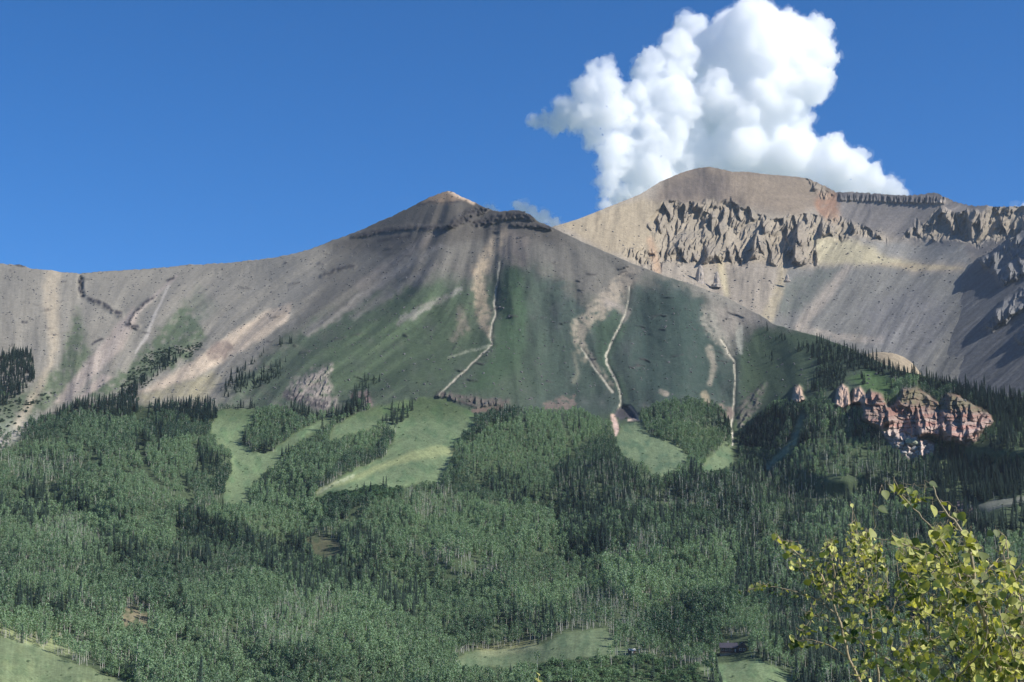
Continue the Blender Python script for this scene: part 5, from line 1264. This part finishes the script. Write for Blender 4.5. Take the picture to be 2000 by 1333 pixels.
LME = [m.build('leaf', [M_LEAF, M_TWIG], True) for m in LM]
leaves = []
view = (-base).normalized()
def add_leaf(u_, v_, r_, size, face=None):
    """a leaf whose blade centre shows near (u, v); hangs from its stalk"""
    c = at(u_, v_, r_) - base
    n = face or (rvec() + SUN_DIR * .45 + Vector((0, -.45, 0))).normalized()
    dn = (Vector((0, 0, -1)) + rvec() * .9); y = (dn - n * dn.dot(n))
    if y.length < .05: y = n.orthogonal()
    y.normalize(); x = y.cross(n)
    s = size * r_ / F
    M = Matrix((x * s, y * s, n * s)).transposed().to_4x4(); M.translation = c - y * s * .5
    leaves.append((M, size, c - y * s * 1.1, RD.randrange(5)))
BRIGHT = (SUN_DIR * .75 + Vector((0, -.7, .1))).normalized()
for u_, v_, sz in ((1750, 1056, 22), (1703, 1043, 19), (1724, 997, 19), (1824, 998, 22), (1729, 967, 18), (1779, 960, 17), (1822, 948, 16), (1664, 988, 8), (1886, 1044, 18), (1895, 1050, 16), (1778, 1078, 16), (1800, 1082, 15), (1903, 1072, 19), (1946, 1042, 14), (1547, 1248, 16), (1553, 1258, 17), (1545, 1264, 14), (1630, 1247, 14), (1642, 1250, 15), (1768, 1224, 16), (1870, 1192, 20), (1888, 1174, 18), (1718, 1150, 12), (1722, 1200, 12), (1700, 1080, 14), (1668, 1060, 12), (1808, 1236, 15), (1806, 1270, 14), (1718, 1294, 16), (1792, 1300, 15), (1900, 1305, 18), (1985, 1180, 18), (1911, 1158, 20), (1550, 1096, 12), (1546, 1110, 12), (1562, 1068, 10)):
    add_leaf(u_, v_, RD.uniform(6.5, 6.75) if u_ > 1690 else 7.1, sz * 1.05, (BRIGHT + rvec() * .3).normalized())
def in_poly(u_, v_, p):
    c = False
    for (ax_, ay_), (bx_, by_) in zip(p, p[1:] + p[:1]):
        if (ay_ > v_) != (by_ > v_) and u_ < (bx_ - ax_) * (v_ - ay_) / (by_ - ay_) + ax_: c = not c
    return c
def sow(poly, count, s0, s1, r0, r1):
    xs = [p[0] for p in poly]; ys = [p[1] for p in poly]; k = 0
    cl_ = [(RD.uniform(min(xs), max(xs)), RD.uniform(min(ys), max(ys))) for _ in range(max(3, count // 7))]
    while k < count:
        if RD.random() < .6:
            c_ = RD.choice(cl_); u_, v_ = RD.gauss(c_[0], 14), RD.gauss(c_[1], 14)
        else: u_, v_ = RD.uniform(min(xs), max(xs)), RD.uniform(min(ys), max(ys))
        if in_poly(u_, v_, poly): add_leaf(u_, v_, RD.uniform(r0, r1), RD.uniform(s0, s1) * RD.uniform(.66, 1.15)); k += 1
sow([(1505, 1040), (1540, 1055), (1580, 1085), (1600, 1100), (1612, 1045), (1630, 1050), (1640, 1085), (1665, 1010), (1690, 1040), (1720, 1060), (1735, 1120), (1735, 1165), (1700, 1185), (1660, 1180), (1620, 1178), (1590, 1150), (1560, 1125), (1535, 1090)], 560, 6, 13, 6.9, 7.5)
sow([(1445, 1158), (1470, 1142), (1500, 1138), (1560, 1150), (1600, 1165), (1590, 1180), (1540, 1165), (1490, 1158)], 34, 6, 11, 7.1, 7.4)
sow([(1560, 1195), (1590, 1190), (1640, 1215), (1640, 1270), (1600, 1275), (1550, 1270), (1545, 1245), (1570, 1220)], 44, 8, 14, 7.0, 7.4)
sow([(1650, 1190), (1740, 1160), (1800, 1180), (1830, 1230), (1800, 1300), (1700, 1333), (1660, 1333), (1650, 1270)], 230, 8, 15, 6.8, 7.4)
sow([(1740, 1050), (1800, 1060), (1860, 1020), (1900, 1050), (1930, 1100), (1990, 1110), (2020, 1150), (2020, 1333), (1900, 1333), (1850, 1250), (1800, 1190), (1740, 1160), (1760, 1110)], 950, 10, 21, 6.4, 7.1)
sow([(1720, 935), (1745, 950), (1790, 960), (1830, 945), (1850, 985), (1880, 1010), (1900, 1050), (1860, 1040), (1810, 1030), (1770, 1000)], 40, 11, 19, 6.6, 6.9)
sow([(1780, 1250), (1850, 1240), (1920, 1270), (2020, 1280), (2020, 1400), (1680, 1400), (1740, 1310)], 640, 9, 19, 6.4, 7.2)
sow([(1930, 1040), (1960, 1050), (1985, 1100), (2010, 1090), (2020, 1160), (1960, 1130)], 24, 10, 16, 6.6, 7.0)
sow([(1640, 1400), (2060, 1400), (2050, 1650), (1700, 1650)], 110, 12, 20, 6.5, 7.3)
# each stalk is carried by a twig from the nearest limb
NP = np.array([[n_[1], n_[2]] for n_ in nodes]); N3 = np.array([list(n_[0]) for n_ in nodes])
nn_ = len(nodes); hubs = []
for M, size, st, k in sorted(leaves, key=lambda q: q[2].z):
    pts3 = np.concatenate([N3] + ([np.array(hubs)] if hubs else [])); d = np.linalg.norm(pts3 - np.array(st), axis=1) + np.maximum(0, pts3[:, 2] - st.z) * .6
    j = int(np.argmin(d)); a = Vector(pts3[j]); L = (st - a).length
    if L > .004:
        mid = a.lerp(st, .5) + Vector((0, 0, -.08 * L)) + rvec() * .05 * L
        bmb.tube([a, mid, st], [.0016 if L > .05 else .0011, .0011, .0007], 4)
        if L > .03: hubs += [list(mid), list(st)]
br_o = link('branches', bmb.build('branches', [M_TWIG], True), ap)
order = sorted(range(len(leaves)), key=lambda i: -leaves[i][1] - (100 if i < 36 else 0))
seen = [i for i in order if project(np.array(leaves[i][2] + base))[1] < 1330][:300]
ss_ = set(seen); rest = MB()
for i in range(len(leaves)):
    M, size, st, k = leaves[i]
    if i in ss_:
        o = bpy.data.objects.new('leaf', LME[k]); col.objects.link(o); o.parent = ap; o.matrix_local = M
    else:
        b0 = len(rest.v); rest.v += [M @ v for v in LM[k].v]; rest.f += [tuple(q + b0 for q in f) for f in LM[k].f]; rest.m += LM[k].m
o = link('foliage', rest.build('foliage', [M_LEAF, M_TWIG], True), ap); o['kind'] = 'stuff'

# a second shoot whose tip just reaches into the picture
p0 = at(1052, 2300, 7.2); p0.z = ground_z(p0.x, p0.y)
sh2 = bpy.data.objects.new('sapling', None); col.objects.link(sh2); sh2.location = p0
tag(sh2, 'tip of a slender sapling just reaching above the lower picture edge', 'sapling')
mb = MB(); tp = [at(*q) - p0 for q in ((1052, 2300, 7.2), (1056, 1800, 7.2), (1052, 1500, 7.2), (1050, 1380, 7.2), (1051, 1335, 7.2), (1052, 1316, 7.2))]
tp[0] = Vector((0, 0, -.02))
mb.tube(tp, [.008, .006, .004, .003, .002, .001], 6); link('stem', mb.build('stem', [M_TWIG], True), sh2)
for q, (u_, v_, sz) in enumerate(((1051, 1318, 9), (1048, 1328, 12), (1054, 1333, 10), (1044, 1350, 14), (1060, 1358, 14), (1046, 1380, 15), (1062, 1400, 15), (1042, 1420, 15))):
    n = (BRIGHT + rvec() * .7).normalized(); y = Vector((RD.uniform(-.4, .4), 0, 1)); y = (y - n * y.dot(n)).normalized(); x = y.cross(n); s = sz * 7.2 / F
    M = Matrix((x * s, y * s, n * s)).transposed().to_4x4(); M.translation = at(u_, v_, 7.2) - p0 - y * s * .4
    o = bpy.data.objects.new('leaf', LME[q % 5]); col.objects.link(o); o.parent = sh2; o.matrix_local = M

# ------------------------------------------------------------------ the air
if HAZE > 0:
    mb = MB(); box(mb, -66000, 66000, -66000, 66000, -160, 1560)
    hm = bpy.data.materials.new('haze'); t_, out = nt(hm)
    vp = t_.nodes.new('ShaderNodeVolumePrincipled'); vp.inputs['Color'].default_value = (.72, .84, 1, 1); vp.inputs['Density'].default_value = HAZE; vp.inputs['Anisotropy'].default_value = .1
    t_.links.new(vp.outputs[0], out.inputs['Volume'])
    tag(link('haze', mb.build('haze', [hm])), kind='stuff')
